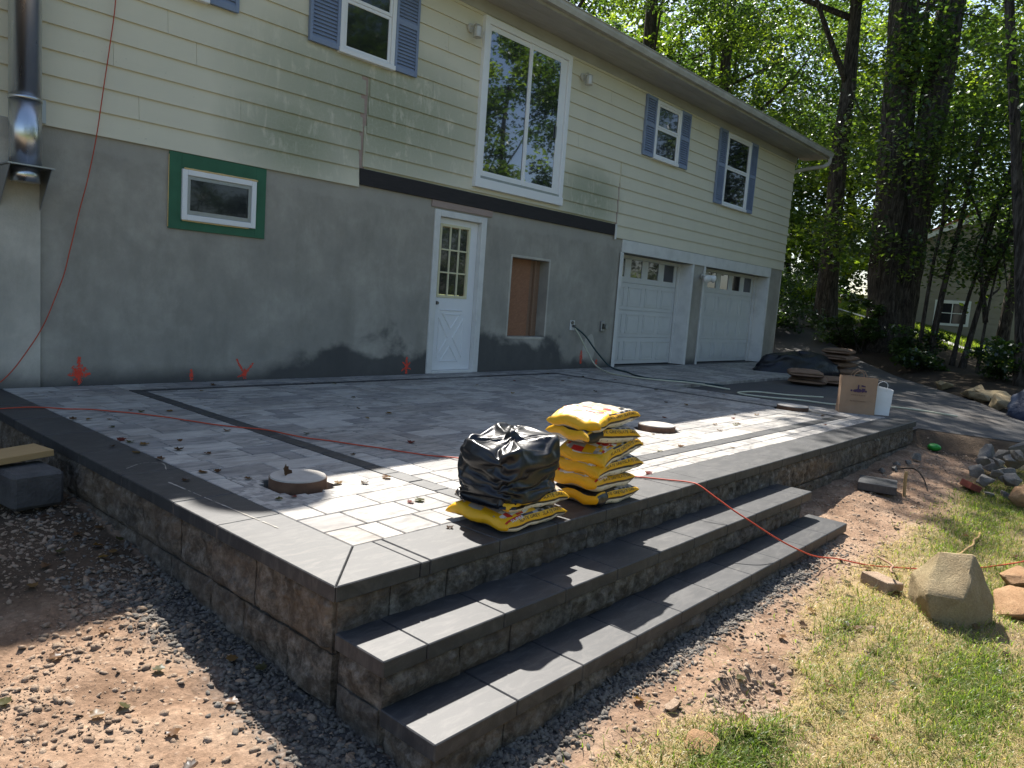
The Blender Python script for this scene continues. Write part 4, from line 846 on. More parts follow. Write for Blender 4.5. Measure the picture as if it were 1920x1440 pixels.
# ------------------------------------------------------------------ sand bags
def sand_bag(loc, rz, A, B, H, label, seed, tilt=(0, 0), prints=True, drape=None, front="SLATE GREY", brand=None, dark_end=False, droop=0.0):
    """pillow bag: local x length (2A), y depth (2B), z thickness (2H); printed front faces -y"""
    r = random.Random(seed); root = empty("sand_bag", loc, label, "sand bag", "bags of sand stacked on the coping", rz)
    o3 = Vector((r.uniform(0, 30), r.uniform(0, 30), r.uniform(0, 30))); NA, NT_ = 78, 120
    def S(a, th, off=0.0):
        k = max(0.0, 1 - abs(a) ** 5.0) ** 0.5; hh = H * k + 0.003; bb = B * (1 - 0.05 * k) * (1 + 0.03 * noise.noise(Vector((a * 2, seed, 0))))
        y = bb * spow(math.cos(th), 0.46); z = hh * spow(math.sin(th), 0.66)
        x = A * a * (1.0 - 0.045 * (1 - (y / bb) ** 2))
        q = Vector((x * 8, y * 8, z * 10)) + o3; n1 = noise.noise(q) * 0.012 + noise.noise(q * 2.4) * 0.006
        n1 += 0.007 * (0.35 - abs(noise.noise(Vector((x * 7, y * 24, z * 8)) + o3))) * (0.3 + abs(a) ** 2)
        nrm = Vector((0.0, math.cos(th), math.sin(th)))
        p = Vector((x, y, z)) + nrm * (n1 * (0.3 + 0.7 * k) + off)
        p.z += tilt[0] * x + tilt[1] * y - droop * sst(-a, 0.35, 1.0) + 0.014 * noise.noise(Vector((x * 5, y * 5, seed))) + 0.012 * abs(a) ** 7 * math.sin(y * 34 + seed)
        return p
    mb = MB()
    for i in range(NA + 1):
        a = -1 + 2 * i / NA
        for k in range(NT_): mb.v.append(tuple(S(a, 2 * math.pi * k / NT_)))
    for i in range(NA):
        am = -1 + 2 * (i + 0.5) / NA
        for k in range(NT_):
            d = 360 * (k + 0.5) / NT_          # 180 = printed front (-y), 90 = top
            if abs(am) > 0.955: m_ = 0                                    # sealed end
            elif 181 < d < 186: m_ = 1                                    # thin dark line
            elif 150 < d <= 181: m_ = 1 if (dark_end and am < -0.42) else 0   # lettered strip
            elif 186 <= d < 242: m_ = (4 if am > 0.72 else 2) if not (dark_end and am < -0.55) else 1
            elif 242 <= d < 318: m_ = 4
            elif 138 < d <= 150: m_ = 4 if (-0.2 < am < 0.75 and int(am * 14) % 3 == 0) else (1 if am > -0.45 else (3 if brand else 0))
            elif 40 < d <= 138:
                if dark_end: m_ = 1 if am < 0.1 else (3 if 60 < d < 80 else 4)
                elif am < 0.05: n_ = noise.cell(Vector((am * 9, d * 0.11, seed))); m_ = (2, 2, 0, 0, 6, 4, 2, 3)[int(n_ * 7.99) % 8] if (am + 0.45) ** 2 / 0.22 + ((d - 92) / 46) ** 2 < 1 else 0
                else: n_ = noise.cell(Vector((am * 5, d * 0.06, seed + 3))); m_ = (6, 4, 2, 6, 1, 6, 4, 2)[int(n_ * 7.99) % 8]
            else: m_ = 1
            mb.f.append((i * NT_ + k, (i + 1) * NT_ + k, (i + 1) * NT_ + (k + 1) % NT_, i * NT_ + (k + 1) % NT_)); mb.mi.append(m_)
    mb.f += [tuple(range(NT_)), tuple(range((NA + 1) * NT_ - 1, NA * NT_ - 1, -1))]; mb.mi += [0, 0]
    me = bpy.data.meshes.new("sack"); me.from_pydata(mb.v, [], mb.f); me.polygons.foreach_set("material_index", mb.mi)
    bm = bmesh.new(); bm.from_mesh(me); bmesh.ops.recalc_face_normals(bm, faces=bm.faces); bm.to_mesh(me); bm.free()
    for m_ in (M_YEL, M_BLK, M_CREAM, M_RED, M_GREYP, M_INK, M_TAN): me.materials.append(m_)
    me.shade_smooth(); Mw = Matrix.Translation(loc) @ Matrix.Rotation(rz, 4, 'Z')
    o = _raw_child("sack", me, root)
    # lettering round the front edge
    def onfront(a0, d0, sc):
        def fn(x, y):
            th = math.radians(d0 - y * sc * 1.0); return tuple(S(a0 + x / A, th, 0.0018))
        return fn
    sc = 22 / (H * 0.62)
    for nm, txt, fnn, mat, size in (("lettering", front, onfront(-0.26, 165, sc), M_INK, 0.029), ("lettering", front, onfront(0.50, 165, sc), M_INK, 0.029)) + ((("brand_lettering", brand, onfront(-0.62, 152, sc * 0.8), M_WHITEINK, 0.034),) if brand else ()):
        if (txt, size) not in TXT: TXT[(txt, size)] = text_geo(txt, size)
        v, f = TXT[(txt, size)]; mt = bpy.data.meshes.new(nm); mt.from_pydata([fnn(x, y) for x, y, z in v], [], f); mt.materials.append(mat); _raw_child(nm, mt, o)
    tick = MB()
    for i in range(5):
        a = -0.5 + i * 0.28 + r.uniform(-0.05, 0.05); w_ = 0.012
        tick.add([S(a, math.radians(195), 0.0016), S(a + w_, math.radians(195), 0.0016), S(a + w_, math.radians(206), 0.0016), S(a, math.radians(206), 0.0016)], [(0, 1, 2, 3)])
    mt = bpy.data.meshes.new("print_marks"); mt.from_pydata(tick.v, [], tick.f); mt.materials.append(M_INK); _raw_child("print_marks", mt, o)
    if prints:
        for (a, d0, sx, mat) in ((-0.45, 108, 0.05, M_RED), (-0.05, 104, 0.06, M_RED)):
            t_ = MB(); pts = [S(a + sx * math.cos(q) / A * 0.36, math.radians(d0 + 9 * math.sin(q)), 0.0022) for q in [2 * math.pi * i / 14 for i in range(14)]]
            t_.add(pts, [tuple(range(14))]); mt = bpy.data.meshes.new("print_spot"); mt.from_pydata(t_.v, [], t_.f); mt.materials.append(mat); _raw_child("print_spot", mt, o)
    return root
def _raw_child(name, me, parent):
    o = bpy.data.objects.new(name, me); COL.objects.link(o); o.parent = parent; return o
BAGS = [("lowest of the six yellow sand bags, black printed end", 0.0, True, None), ("second yellow bag from the bottom of the uncovered stack", 3, False, "SUPER"), ("third yellow bag from the bottom of the uncovered stack", -2, False, None),
        ("fourth bag up, sagging at the left of the uncovered stack", 4, False, None), ("black-faced bag just below the topmost yellow bag", -9, True, None), ("topmost yellow sand bag of the tall uncovered stack", 5, False, None)]
zc = 0.0
for i, (lb, ang, dk, brand) in enumerate(BAGS):
    H = 0.046; A_ = 0.205 if i != 5 else 0.225
    sand_bag((3.345 + (0.012, -0.012, 0.006, 0.022, -0.022, -0.008)[i], -4.99 + (0, 0.014, -0.012, 0.0, 0.016, 0.024)[i], 0.043 + i * 0.083), R(ang), A_, 0.165, H, lb, 20 + i, tilt=((0.0, -0.03, 0.03, 0.10, -0.05, -0.02)[i], 0.0), dark_end=dk, brand=brand, droop=(0.0, 0.005, 0.012, 0.03, 0.01, 0.028)[i])
sand_bag((2.66, -4.975, 0.042), R(3), 0.235, 0.19, 0.042, "lowest yellow bag sticking out beneath the black plastic cover", 41, brand="SUPER", dark_end=False)
sand_bag((2.70, -4.965, 0.118), R(-2), 0.215, 0.18, 0.040, "second yellow bag half hidden under the black plastic cover", 42)

# black plastic sheeting over the second stack
def cover():
    """lets a loose plastic hood fall over a stack and keeps the crumpled shape"""
    tmp = []
    def body(rx, ry, z1, e, dome, slope):
        NU, NV = 48, 10; v = []
        for j in range(NV + 1):
            t = j / NV; u = max(0.0, (t - 0.7) / 0.3)
            for i in range(NU):
                an = 2 * math.pi * i / NU; s_ = max(0.0, math.cos(u * math.pi / 2)) ** 0.5; x = rx * spow(math.cos(an), e) * s_; y = ry * spow(math.sin(an), e) * s_
                v.append((x, y, z1 * min(1, t / 0.7) + dome * math.sin(u * math.pi / 2) + (slope * x if t >= 0.6 else 0)))
        me = bpy.data.meshes.new("stack_form"); me.from_pydata(v, [], [(j * NU + i, j * NU + (i + 1) % NU, (j + 1) * NU + (i + 1) % NU, (j + 1) * NU + i) for j in range(NV) for i in range(NU)] + [tuple(range(NV * NU, NV * NU + NU))])
        o = bpy.data.objects.new("stack_form", me); COL.objects.link(o); o.modifiers.new("c", 'COLLISION'); o.collision.thickness_outer = 0.006; o.collision.cloth_friction = 20; tmp.append(o)
    body(0.205, 0.172, 0.385, 0.32, 0.03, 0.16); body(0.30, 0.26, 0.135, 0.4, 0.004, 0.0)
    NU, NV = 76, 36; v = []
    for j in range(NV + 1):
        t = j / NV
        for i in range(NU):
            an = 2 * math.pi * i / NU
            if t < 0.68: z = 0.145 + 0.45 * t / 0.68; s_ = 1.0
            else: k = (t - 0.68) / 0.32; z = 0.595 + 0.03 * math.sin(k * math.pi / 2); s_ = max(0.0, 1 - k) ** 0.8 * 0.97 + 0.002
            x = 0.262 * spow(math.cos(an), 0.55) * s_; y = 0.226 * spow(math.sin(an), 0.55) * s_; q = Vector((x * 8, y * 8, z * 8)); d = 0.012 * noise.noise(q) + 0.006 * noise.noise(q * 2.3)
            v.append((x * (1 + d * 2), y * (1 + d * 2), z + d * 0.4))
    f = [(j * NU + i, j * NU + (i + 1) % NU, (j + 1) * NU + (i + 1) % NU, (j + 1) * NU + i) for j in range(NV) for i in range(NU)]
    me = bpy.data.meshes.new("hood"); me.from_pydata(v, [], f); o = bpy.data.objects.new("hood", me); COL.objects.link(o); tmp.append(o)
    m = o.modifiers.new("cl", 'CLOTH'); c = m.settings; c.quality = 5; c.mass = 0.12; c.tension_stiffness = c.compression_stiffness = 25; c.shear_stiffness = 12; c.bending_stiffness = 0.08; c.air_damping = 1.5
    c.tension_damping = c.compression_damping = 8; c.shear_damping = 6; c.bending_damping = 0.6
    cs = m.collision_settings; cs.use_self_collision = True; cs.self_distance_min = 0.004; cs.distance_min = 0.005; cs.collision_quality = 2; cs.self_friction = 8; m.point_cache.frame_end = 70
    for fr in range(1, 66): scn.frame_set(fr)
    ev = o.evaluated_get(bpy.context.evaluated_depsgraph_get()).to_mesh(); V = np.empty(len(ev.vertices) * 3, np.float32); ev.vertices.foreach_get("co", V); V = V.reshape(-1, 3)
    if not (0.3 < V[:, 2].max() < 0.7 and abs(V[:, :2]).max() < 0.6): V = np.array(v)
    for t_ in tmp: bpy.data.objects.remove(t_)
    scn.frame_set(1); V = (V - np.array([0, 0, V[:, 2].min()])) * np.array([0.90, 0.88, 1.02])
    me = bpy.data.meshes.new("plastic_cover"); me.from_pydata(V.tolist(), [], f); me.shade_smooth(); return me
pc = link("plastic_cover", cover(), M_TRASH, loc=(2.665, -4.955, 0.105), rz=R(3)); sd = pc.modifiers.new("smooth", "SUBSURF"); sd.levels = 1; sd.render_levels = 1; tag(pc, "crumpled glossy black plastic sheet draped over a stack of bags", "plastic sheet")

# ------------------------------------------------------------------ concrete lids
def lid(x, y, r, h, label, leaf=False):
    o = empty("tank_lid", (x, y, 0), label, "concrete lid", "round concrete lids set in the patio")
    MB().cyl((x, y, -0.055), r - 0.002, h + 0.055 - 0.006, 48).build("rim", M_RUST, o); MB().cyl((x, y, h - 0.0055), r - 0.006, 0.007, 48, r2=r - 0.009).build("top", M_LID, o)
    for c in o.children: c.data.polygons.foreach_set("use_smooth", [False] * len(c.data.polygons))
    return o
lid(LIDS[0][0], LIDS[0][1], LIDS[0][2], 0.052, "nearest round concrete lid, by the left corner of the patio"); lid(LIDS[1][0], LIDS[1][1], LIDS[1][2], 0.05, "middle round concrete lid, just beyond the yellow bags"); lid(LIDS[2][0], LIDS[2][1], LIDS[2][2], 0.045, "farthest round concrete lid, left of the paper shopping bag")

# ------------------------------------------------------------------ cord and hoses
def cable(name, pts, r, mat, label, cat, n=6, wob=0.0, ss=8):
    P = spline(pts, ss)
    if wob: P = [p + Vector((noise.noise((p.x * 6, p.y * 6, 1)), noise.noise((p.x * 6, p.y * 6, 5)), 0)) * wob for p in P]
    me = tube_mesh(name, P, r, n); o = link(name, me, mat); return tag(o, label, cat)
cable("extension_cord", [(2.70, -0.06, 4.0), (2.682, -0.06, 3.368), (2.638, -0.06, 2.957), (2.59, -0.06, 2.609), (2.53, -0.06, 2.169), (2.469, -0.05, 1.797), (2.407, -0.04, 1.515), (2.338, -0.04, 1.189), (2.277, -0.04, 0.91), (2.123, -0.06, 0.529), (1.965, -0.07, 0.257), (1.831, -0.08, 0.08), (1.70, -0.15, 0.012), (1.45, -0.5, -0.1), (1.40, -0.9, -0.05), (1.50, -1.10, 0.009), (1.755, -1.079, 0.009), (1.92, -1.224, 0.009), (2.096, -1.348, 0.009), (2.381, -1.776, 0.009), (2.507, -2.099, 0.009), (2.647, -2.373, 0.009), (2.781, -2.573, 0.009), (2.851, -2.867, 0.009), (2.97, -3.133, 0.009), (3.085, -3.39, 0.009), (3.234, -3.752, 0.009), (3.349, -3.907, 0.009), (3.45, -4.2, 0.009), (3.62, -4.6, 0.009), (3.85, -4.789, 0.009), (3.978, -4.882, 0.009), (4.086, -5.028, 0.009), (4.145, -5.15, 0.011), (4.15, -5.22, 0.004), (4.16, -5.36, -0.06), (4.21, -5.52, -0.145), (4.33, -5.64, -0.24), (4.50, -5.73, -0.33), (4.70, -5.79, -0.40), (4.88, -5.85, -0.435), (5.0, -6.05, -0.450), (5.37, -6.36, -0.465), (5.71, -6.54, -0.47), (6.13, -6.71, -0.47), (7.2, -7.0, -0.47)], 0.0046, M_CORD, "orange extension cord hanging down the wall and crossing patio and steps", "cord", wob=0.012)
cable("hose", [(9.67, -0.06, 0.66), (9.75, -0.10, 0.55), (9.90, -0.16, 0.32), (10.02, -0.28, 0.08), (9.75, -0.75, 0.016), (9.65, -1.2, 0.016), (9.72, -1.55, 0.016), (9.98, -1.985, 0.016), (10.075, -2.255, 0.004), (10.3, -2.5, -0.03)], 0.0115, M_HOSEW, "cream garden hose looping from the wall outlet across the pavers", "hose")
cable("hose", [(9.65, -0.05, 0.69), (9.85, -0.14, 0.55), (10.15, -0.2, 0.28), (10.40, -0.32, 0.05), (10.25, -0.75, 0.016), (9.95, -1.1, 0.016), (9.80, -1.5, 0.016), (10.1, -1.85, 0.016), (10.7, -2.2, -0.03)], 0.0135, M_HOSEG, "dark green garden hose sagging from the wall outlet", "hose")
cable("hose", [(11.60, -5.2, -0.09), (11.5, -4.75, -0.07), (11.25, -4.4, -0.055), (10.41, -3.99, -0.04), (10.21, -3.56, -0.03), (9.98, -3.21, -0.03), (9.90, -2.90, -0.03), (10.04, -2.75, -0.03), (10.49, -2.83, -0.03), (10.67, -3.23, -0.03), (11.15, -3.55, -0.04)], 0.0125, M_HOSEW, "pale hose lying in a loop on the asphalt behind the paper bag", "hose")

# ------------------------------------------------------------------ paper bag
pb = empty("paper_bag", (9.40, -4.52, 0.0), "brown kraft shopping bag with dark printed emblem, standing on the patio corner", "paper bag", rz=R(-62))
def pbx(pts, faces, name, mat, parent=pb):
    me = bpy.data.meshes.new(name); me.from_pydata(pts, [], faces); me.materials.append(mat)
    return _raw_child(name, me, parent)
wB, dB, hB = 0.20, 0.095, 0.435
def crumple(x, y, z): return (x + 0.006 * noise.noise((x * 9, y * 9, z * 9)), y + 0.008 * noise.noise((x * 8 + 5, y * 8, z * 8)), z)
def panel(p0, p1, p2, p3, n=7, m=9):
    v = []; f = []
    for j in range(m + 1):
        for i in range(n + 1):
            a = Vector(p0).lerp(Vector(p1), i / n).lerp(Vector(p3).lerp(Vector(p2), i / n), j / m); v.append(crumple(*a))
    for j in range(m):
        for i in range(n): f.append((j * (n + 1) + i, j * (n + 1) + i + 1, (j + 1) * (n + 1) + i + 1, (j + 1) * (n + 1) + i))
    return v, f
c8 = [(-wB, -dB, 0), (wB, -dB, 0), (wB, dB, 0), (-wB, dB, 0), (-wB * 0.98, -dB * 0.9, hB), (wB * 0.98, -dB * 0.85, hB), (wB * 0.98, dB * 0.85, hB - 0.01), (-wB * 0.98, dB * 0.9, hB)]
vv = []; ff = []
for q in ((0, 1, 5, 4), (1, 2, 6, 5), (2, 3, 7, 6), (3, 0, 4, 7)):
    v, f = panel(*[c8[i] for i in q]); b = len(vv); vv += v; ff += [tuple(i + b for i in t) for t in f]
body = pbx(vv, ff + [], "bag_body", M_KRAFT)
body.modifiers.new("t", 'SOLIDIFY').thickness = 0.003
def flatprint(polys, name, mat): 
    mb = MB()
    for p in polys: mb.add([(x, -dB - 0.009 + 0.0022 * 0 + (z / hB) * dB * 0.1, z) for x, z in p], [tuple(range(len(p)))])
    return pbx(mb.v, mb.f, name, mat, body)
def ell(cx, cz, rx, rz_, n=12, a0=0, a1=2 * math.pi): return [(cx + rx * math.cos(a0 + (a1 - a0) * i / n), cz + rz_ * math.sin(a0 + (a1 - a0) * i / n)) for i in range(n)]
flatprint([ell(-0.005, 0.275, 0.035, 0.022), ell(-0.085, 0.272, 0.012, 0.012), ell(0.075, 0.272, 0.012, 0.012), [(-0.07, 0.262), (-0.035, 0.255), (-0.03, 0.29), (-0.06, 0.285)], [(0.03, 0.255), (0.06, 0.262), (0.065, 0.30), (0.03, 0.305)], [(-0.02, 0.29), (-0.005, 0.295), (-0.005, 0.345), (-0.018, 0.34)], [(0.02, 0.325), (0.065, 0.32), (0.065, 0.335), (0.02, 0.345)]], "printed_emblem", M_PURPLE)
flatprint([[(-0.09 + i * 0.016, 0.145), (-0.079 + i * 0.016, 0.145), (-0.079 + i * 0.016, 0.155), (-0.09 + i * 0.016, 0.155)] for i in range(11)] + [[(-0.08 + i * 0.02, 0.218), (-0.067 + i * 0.02, 0.218), (-0.067 + i * 0.02, 0.226), (-0.08 + i * 0.02, 0.226)] for i in range(8)], "printed_line", M_SACK)
for yy in (-dB * 0.85, dB * 0.85):
    me = tube_mesh("handle", spline([(-0.07, yy, hB - 0.04), (-0.065, yy, hB + 0.03), (0.0, yy * 1.1, hB + 0.085), (0.065, yy, hB + 0.03), (0.07, yy, hB - 0.04)], 6), 0.004, 6); me.materials.append(M_KRAFT); _raw_child("handle", me, pb)
wb = empty("white_bag", (9.60, -4.73, 0.0), "white paper bag tucked against the brown shopping bag", "paper bag", rz=R(-62))
vv = []; ff = []; c8 = [(-0.10, -0.07, 0), (0.10, -0.07, 0), (0.10, 0.07, 0), (-0.10, 0.07, 0), (-0.12, -0.06, 0.34), (0.125, -0.05, 0.30), (0.125, 0.05, 0.31), (-0.12, 0.05, 0.35)]
for q in ((0, 1, 5, 4), (1, 2, 6, 5), (2, 3, 7, 6), (3, 0, 4, 7)):
    v, f = panel(*[c8[i] for i in q]); b = len(vv); vv += v; ff += [tuple(i + b for i in t) for t in f]
b2 = pbx(vv, ff, "bag_body", M_WPAPER, wb); b2.modifiers.new("t", 'SOLIDIFY').thickness = 0.003
me = tube_mesh("handle", spline([(-0.05, -0.055, 0.31), (-0.05, -0.06, 0.37), (0.0, -0.06, 0.40), (0.05, -0.055, 0.37), (0.05, -0.05, 0.29)], 6), 0.004, 6); me.materials.append(M_WPAPER); _raw_child("handle", me, wb)

# ------------------------------------------------------------------ stones
def rock(name, loc, size, mat, label, cat="stone", group=None, seed=1, n=14, rough=0.05, pts=None, rz=0.0, detail=2, bev=0.05):
    r = random.Random(seed); bm = bmesh.new(); pts0 = pts is None
    if pts is None:
        pts = []
        for i in range(n):
            v = Vector((r.gauss(0, 1), r.gauss(0, 1), r.gauss(0, 1))).normalized() * r.uniform(0.75, 1.0); pts.append((v.x, v.y, v.z))
    for p in pts: bm.verts.new(p)
    bmesh.ops.convex_hull(bm, input=bm.verts); bmesh.ops.delete(bm, geom=[v for v in bm.verts if not v.link_faces], context='VERTS')
    bmesh.ops.dissolve_limit(bm, angle_limit=0.12, verts=bm.verts, edges=bm.edges)
    bmesh.ops.bevel(bm, geom=list(bm.edges), offset=bev, segments=1, affect='EDGES', clamp_overlap=True)
    bmesh.ops.triangulate(bm, faces=bm.faces)
    for _ in range(detail): bmesh.ops.subdivide_edges(bm, edges=[e for e in bm.edges if e.calc_length() > (0.16 if pts0 else 0.05)], cuts=1, use_grid_fill=False); bmesh.ops.triangulate(bm, faces=bm.faces)
    o3 = Vector((seed * 3.1, 1, 2))
    bm.normal_update()
    for v in bm.verts: v.co += v.normal * (rough * noise.noise(v.co * (2.2 if pts0 else 9) + o3) + rough * 0.5 * noise.noise(v.co * (6 if pts0 else 24) + o3))
    for v in bm.verts: v.co = Vector((v.co.x * size[0], v.co.y * size[1], v.co.z * size[2]))
    bmesh.ops.recalc_face_normals(bm, faces=bm.faces)
    me = bpy.data.meshes.new(name); bm.to_mesh(me); bm.free(); me.polygons.foreach_set("use_smooth", [True] * len(me.polygons)); me.set_sharp_from_angle(angle=0.42)
    o = link(name, me, mat, loc=loc, rz=rz); return tag(o, label, cat, group)
def gz(x, y): return terrain(x, y)
# big buff boulder: a broken block standing on one edge
def bpt(r_, u_, d_): v = Vector((0.664, -0.747, 0)) * r_ + Vector((0.747, 0.664, 0)) * d_; return (v.x, v.y, u_)
bp = [bpt(0, 0.0, 0.0), bpt(-0.17, 0.0, 0.06), bpt(-0.02, 0.175, 0.24), bpt(0.145, 0.185, 0.20), bpt(0.26, -0.05, 0.16), bpt(0.22, -0.16, 0.10), bpt(0.03, -0.20, 0.0), bpt(-0.13, -0.16, 0.05), bpt(-0.10, -0.18, 0.34), bpt(0.18, -0.18, 0.36), bpt(-0.12, 0.02, 0.30), bpt(0.20, 0.06, 0.34)]
rock("boulder", (4.52, -6.62, gz(4.6, -6.56) + 0.155), (1.06, 1.06, 1.0), M_ROCK, "large buff boulder with a sharp ridge at the lawn's edge", "boulder", seed=3, rough=0.009, bev=0.008, detail=3, pts=bp)
rock("boulder", (5.12, -6.80, gz(5.1, -6.8) + 0.05), (0.26, 0.20, 0.11), M_ORANGE, "rounded tan rock behind the large ridged boulder", "boulder", seed=8)
rock("boulder", (5.55, -6.74, gz(5.5, -6.7) + 0.06), (0.20, 0.12, 0.09), M_ORANGE, "pale flat rock beyond the ridged boulder, cord running past", "boulder", seed=12)
rock("stone", (2.48, -6.15, gz(2.48, -6.15) + 0.012), (0.105, 0.07, 0.035), M_ORANGE, "flat tan stone half buried in the grass by the dug hole", seed=15)
rock("stone", (4.08, -6.29, gz(4.08, -6.29) + 0.008), (0.045, 0.03, 0.018), M_SOILST, "small oval pebble alone on the dry lawn", seed=16)
rock("stone", (2.62, -5.97, gz(2.62, -5.97) + 0.008), (0.07, 0.05, 0.02), M_SOILST, "pale stone flush with the soil beside the bottom step", seed=17)
# rubble heap at the right
heap = [(8.35, -6.02, .13, .11, .10, 0.04), (8.62, -6.22, .12, .10, .09, 0.05), (8.15, -6.12, .10, .09, .085, 0.03), (7.92, -6.20, .07, .06, .055, 0.0), (8.05, -6.31, .075, .06, .06, 0.0), (8.42, -6.28, .12, .10, .10, 0.06), (8.9, -6.05, .16, .12, .10, 0.04), (9.25, -6.2, .18, .14, .12, 0.06), (8.7, -6.0, .09, .08, .07, 0.14), (8.55, -6.12, .09, .08, .07, 0.18), (8.95, -6.25, .13, .10, .09, 0.20), (9.5, -6.05, .15, .12, .10, 0.05), (8.28, -6.18, .08, .075, .065, 0.12), (9.0, -6.42, .14, .12, .11, 0.03)]
for i, (x, y, a, b, c, up) in enumerate(heap): rock("rubble_stone", (x, y, gz(x, y) + c * 0.6 + up), (a, b, c), M_RUBBLE, "fist to head sized grey stone in the rubble heap by the driveway", "stone", "stones of the rubble heap", seed=30 + i, n=12, rough=0.07, rz=i * 1.3)
rock("boulder", (7.95, -6.50, gz(7.95, -6.5) + 0.10), (0.26, 0.20, 0.15), M_ORANGE, "big orange sandstone block in front of the rubble heap", "boulder", seed=61, bev=0.03)
rock("flat_stone", (10.0, -6.12, gz(10, -6.12) + 0.12), (0.26, 0.13, 0.16), M_RUBBLE, "upright bluish slab stone behind the rubble heap", "stone", seed=62, n=9)
rock("boulder", (9.75, -5.95, gz(9.75, -5.95) + 0.05), (0.34, 0.2, 0.13), M_RUBBLE, "long low grey boulder at the back of the rubble heap", "boulder", seed=63)
b_ = MB().box(-0.10, 0.10, -0.05, 0.05, -0.03, 0.03).build("brick", M_BRICK, bevel=0.004, loc=(7.98, -6.03, gz(7.98, -6.03) + 0.05), rz=R(35)); b_.rotation_euler[0] = 0.35; tag(b_, "dark red brick leaning on the rubble heap", "brick")
rock("stone", (8.60, -5.42, gz(8.6, -5.42) + 0.04), (0.085, 0.07, 0.06), M_RUBBLE, "angular grey stone in the shade at the wall foot", seed=70, n=8)
for i, (x, y, s_) in enumerate([(8.1, -5.36, .05), (8.3, -5.42, .045), (7.9, -5.40, .05), (8.42, -5.38, .04), (7.7, -5.33, .045)]): rock("stone", (x, y, gz(x, y) + s_ * 0.5), (s_, s_ * 0.85, s_ * 0.7), M_RUBBLE, "small stone lying along the shaded wall foot", "stone", "small stones along the wall foot", seed=80 + i)
for i, (x, y, a, b, c, lb) in enumerate([(16.3, -4.05, .30, .2, .13, "leftmost flat rock along the wooded driveway edge"), (15.3, -4.75, .36, .26, .17, "wedge shaped rock along the wooded driveway edge"), (15.0, -5.05, .40, .25, .16, "wide slab rock in the driveway edging"), (14.2, -5.3, .28, .25, .2, "pale pointed rock nearest the blue tarp"), (14.7, -4.95, .3, .22, .12, "low dark rock between the slab rock and wedge rock"), (13.6, -5.75, .3, .2, .12, "rock at the right end of the driveway edging")]):
    rock("edging_rock", (x, y, gz(x, y) + c * 0.5), (a, b, c), M_ROCK, lb, "rock", "rocks edging the driveway", seed=90 + i, n=10, rz=0.6 * i)
# cut block, slab, plank and pier at the sides
o = MB().box(-0.175, 0.175, -0.15, 0.15, -0.035, 0.035).build("spare_slab", M_CHAR, bevel=0.004, loc=(6.95, -5.50, gz(6.95, -5.5) + 0.055), rz=R(14)); tag(o, "spare charcoal coping slab lying on the dirt past the steps", "slab")
o = MB().box(-0.10, 0.10, -0.065, 0.065, -0.035, 0.035).build("cut_block", M_SOILST, bevel=0.005, loc=(4.72, -6.16, gz(4.72, -6.16) + 0.028), rz=R(62)); o.rotation_euler[0] = 0.10; tag(o, "small tan paving block under the orange cord on the lawn", "block")
o = MB().box(-0.45, 0.45, -0.11, 0.11, -0.019, 0.019).build("plank", M_PLANK, bevel=0.003, loc=(0.985, -2.53, -0.035), rz=R(10)); o.rotation_euler[1] = -0.05; tag(o, "short pine plank resting on a concrete block left of the patio", "plank")
o = MB().box(-0.13, 0.13, -0.15, 0.15, -0.10, 0.10).build("concrete_block", simple("block_concrete", (0.05, 0.047, 0.047), (0.10, 0.095, 0.092), 9, 0.92, 0.8, 60, bdist=0.01), bevel=0.02, loc=(1.29, -2.64, -0.165), rz=R(6)); tag(o, "grey concrete block propping up the pine plank", "block")
# green ball, sticks, stake
bm = bmesh.new(); bmesh.ops.create_uvsphere(bm, u_segments=24, v_segments=14, radius=0.07)
for v in bm.verts: v.co.z *= 0.62; v.co += v.normal * 0.006 * noise.noise(v.co * 20)
me = bpy.data.meshes.new("green_tub_lid"); bm.to_mesh(me); bm.free(); me.shade_smooth(); o = link("green_ball", me, M_BALL, loc=(9.45, -5.40, gz(9.45, -5.40) + 0.05)); tag(o, "bright green rubber ball in the shade at the wall's end", "ball")
cable("stick", [(5.15, -6.02, -0.43), (5.02, -6.13, -0.42), (4.80, -6.18, -0.385), (4.70, -6.21, -0.37)], 0.007, M_STUD, "grey stick lying across the tan paving block", "stick", wob=0.02)
cable("stick", [(6.6, -6.35, -0.46), (6.2, -6.38, -0.44), (5.8, -6.36, -0.46)], 0.008, M_PLANK, "thin bare stick lying on the green lawn", "stick", wob=0.02)
cable("stake", [(7.05, -5.70, gz(7.05, -5.7) - 0.03), (7.05, -5.69, gz(7.05, -5.7) + 0.10), (7.04, -5.69, gz(7.05, -5.7) + 0.22)], 0.014, M_PLANK, "pale wooden stake driven into the dirt near the slab", "stake")
cable("twig", [(5.0, -6.42, gz(5, -6.4)), (5.03, -6.40, gz(5, -6.4) + 0.10), (5.06, -6.42, gz(5, -6.4) + 0.20)], 0.004, M_BARK, "upright bare twig beside the ridged boulder", "twig", wob=0.02)
cable("fallen_branch", [(7.9, -5.40, gz(7.9, -5.4) + 0.02), (7.95, -5.55, gz(7.95, -5.55) + 0.07), (7.75, -5.68, gz(7.75, -5.68) + 0.05), (7.5, -5.78, gz(7.5, -5.78) + 0.0)], 0.007, M_BARK, "curved dark branch lying on the dirt by the wall", "branch")
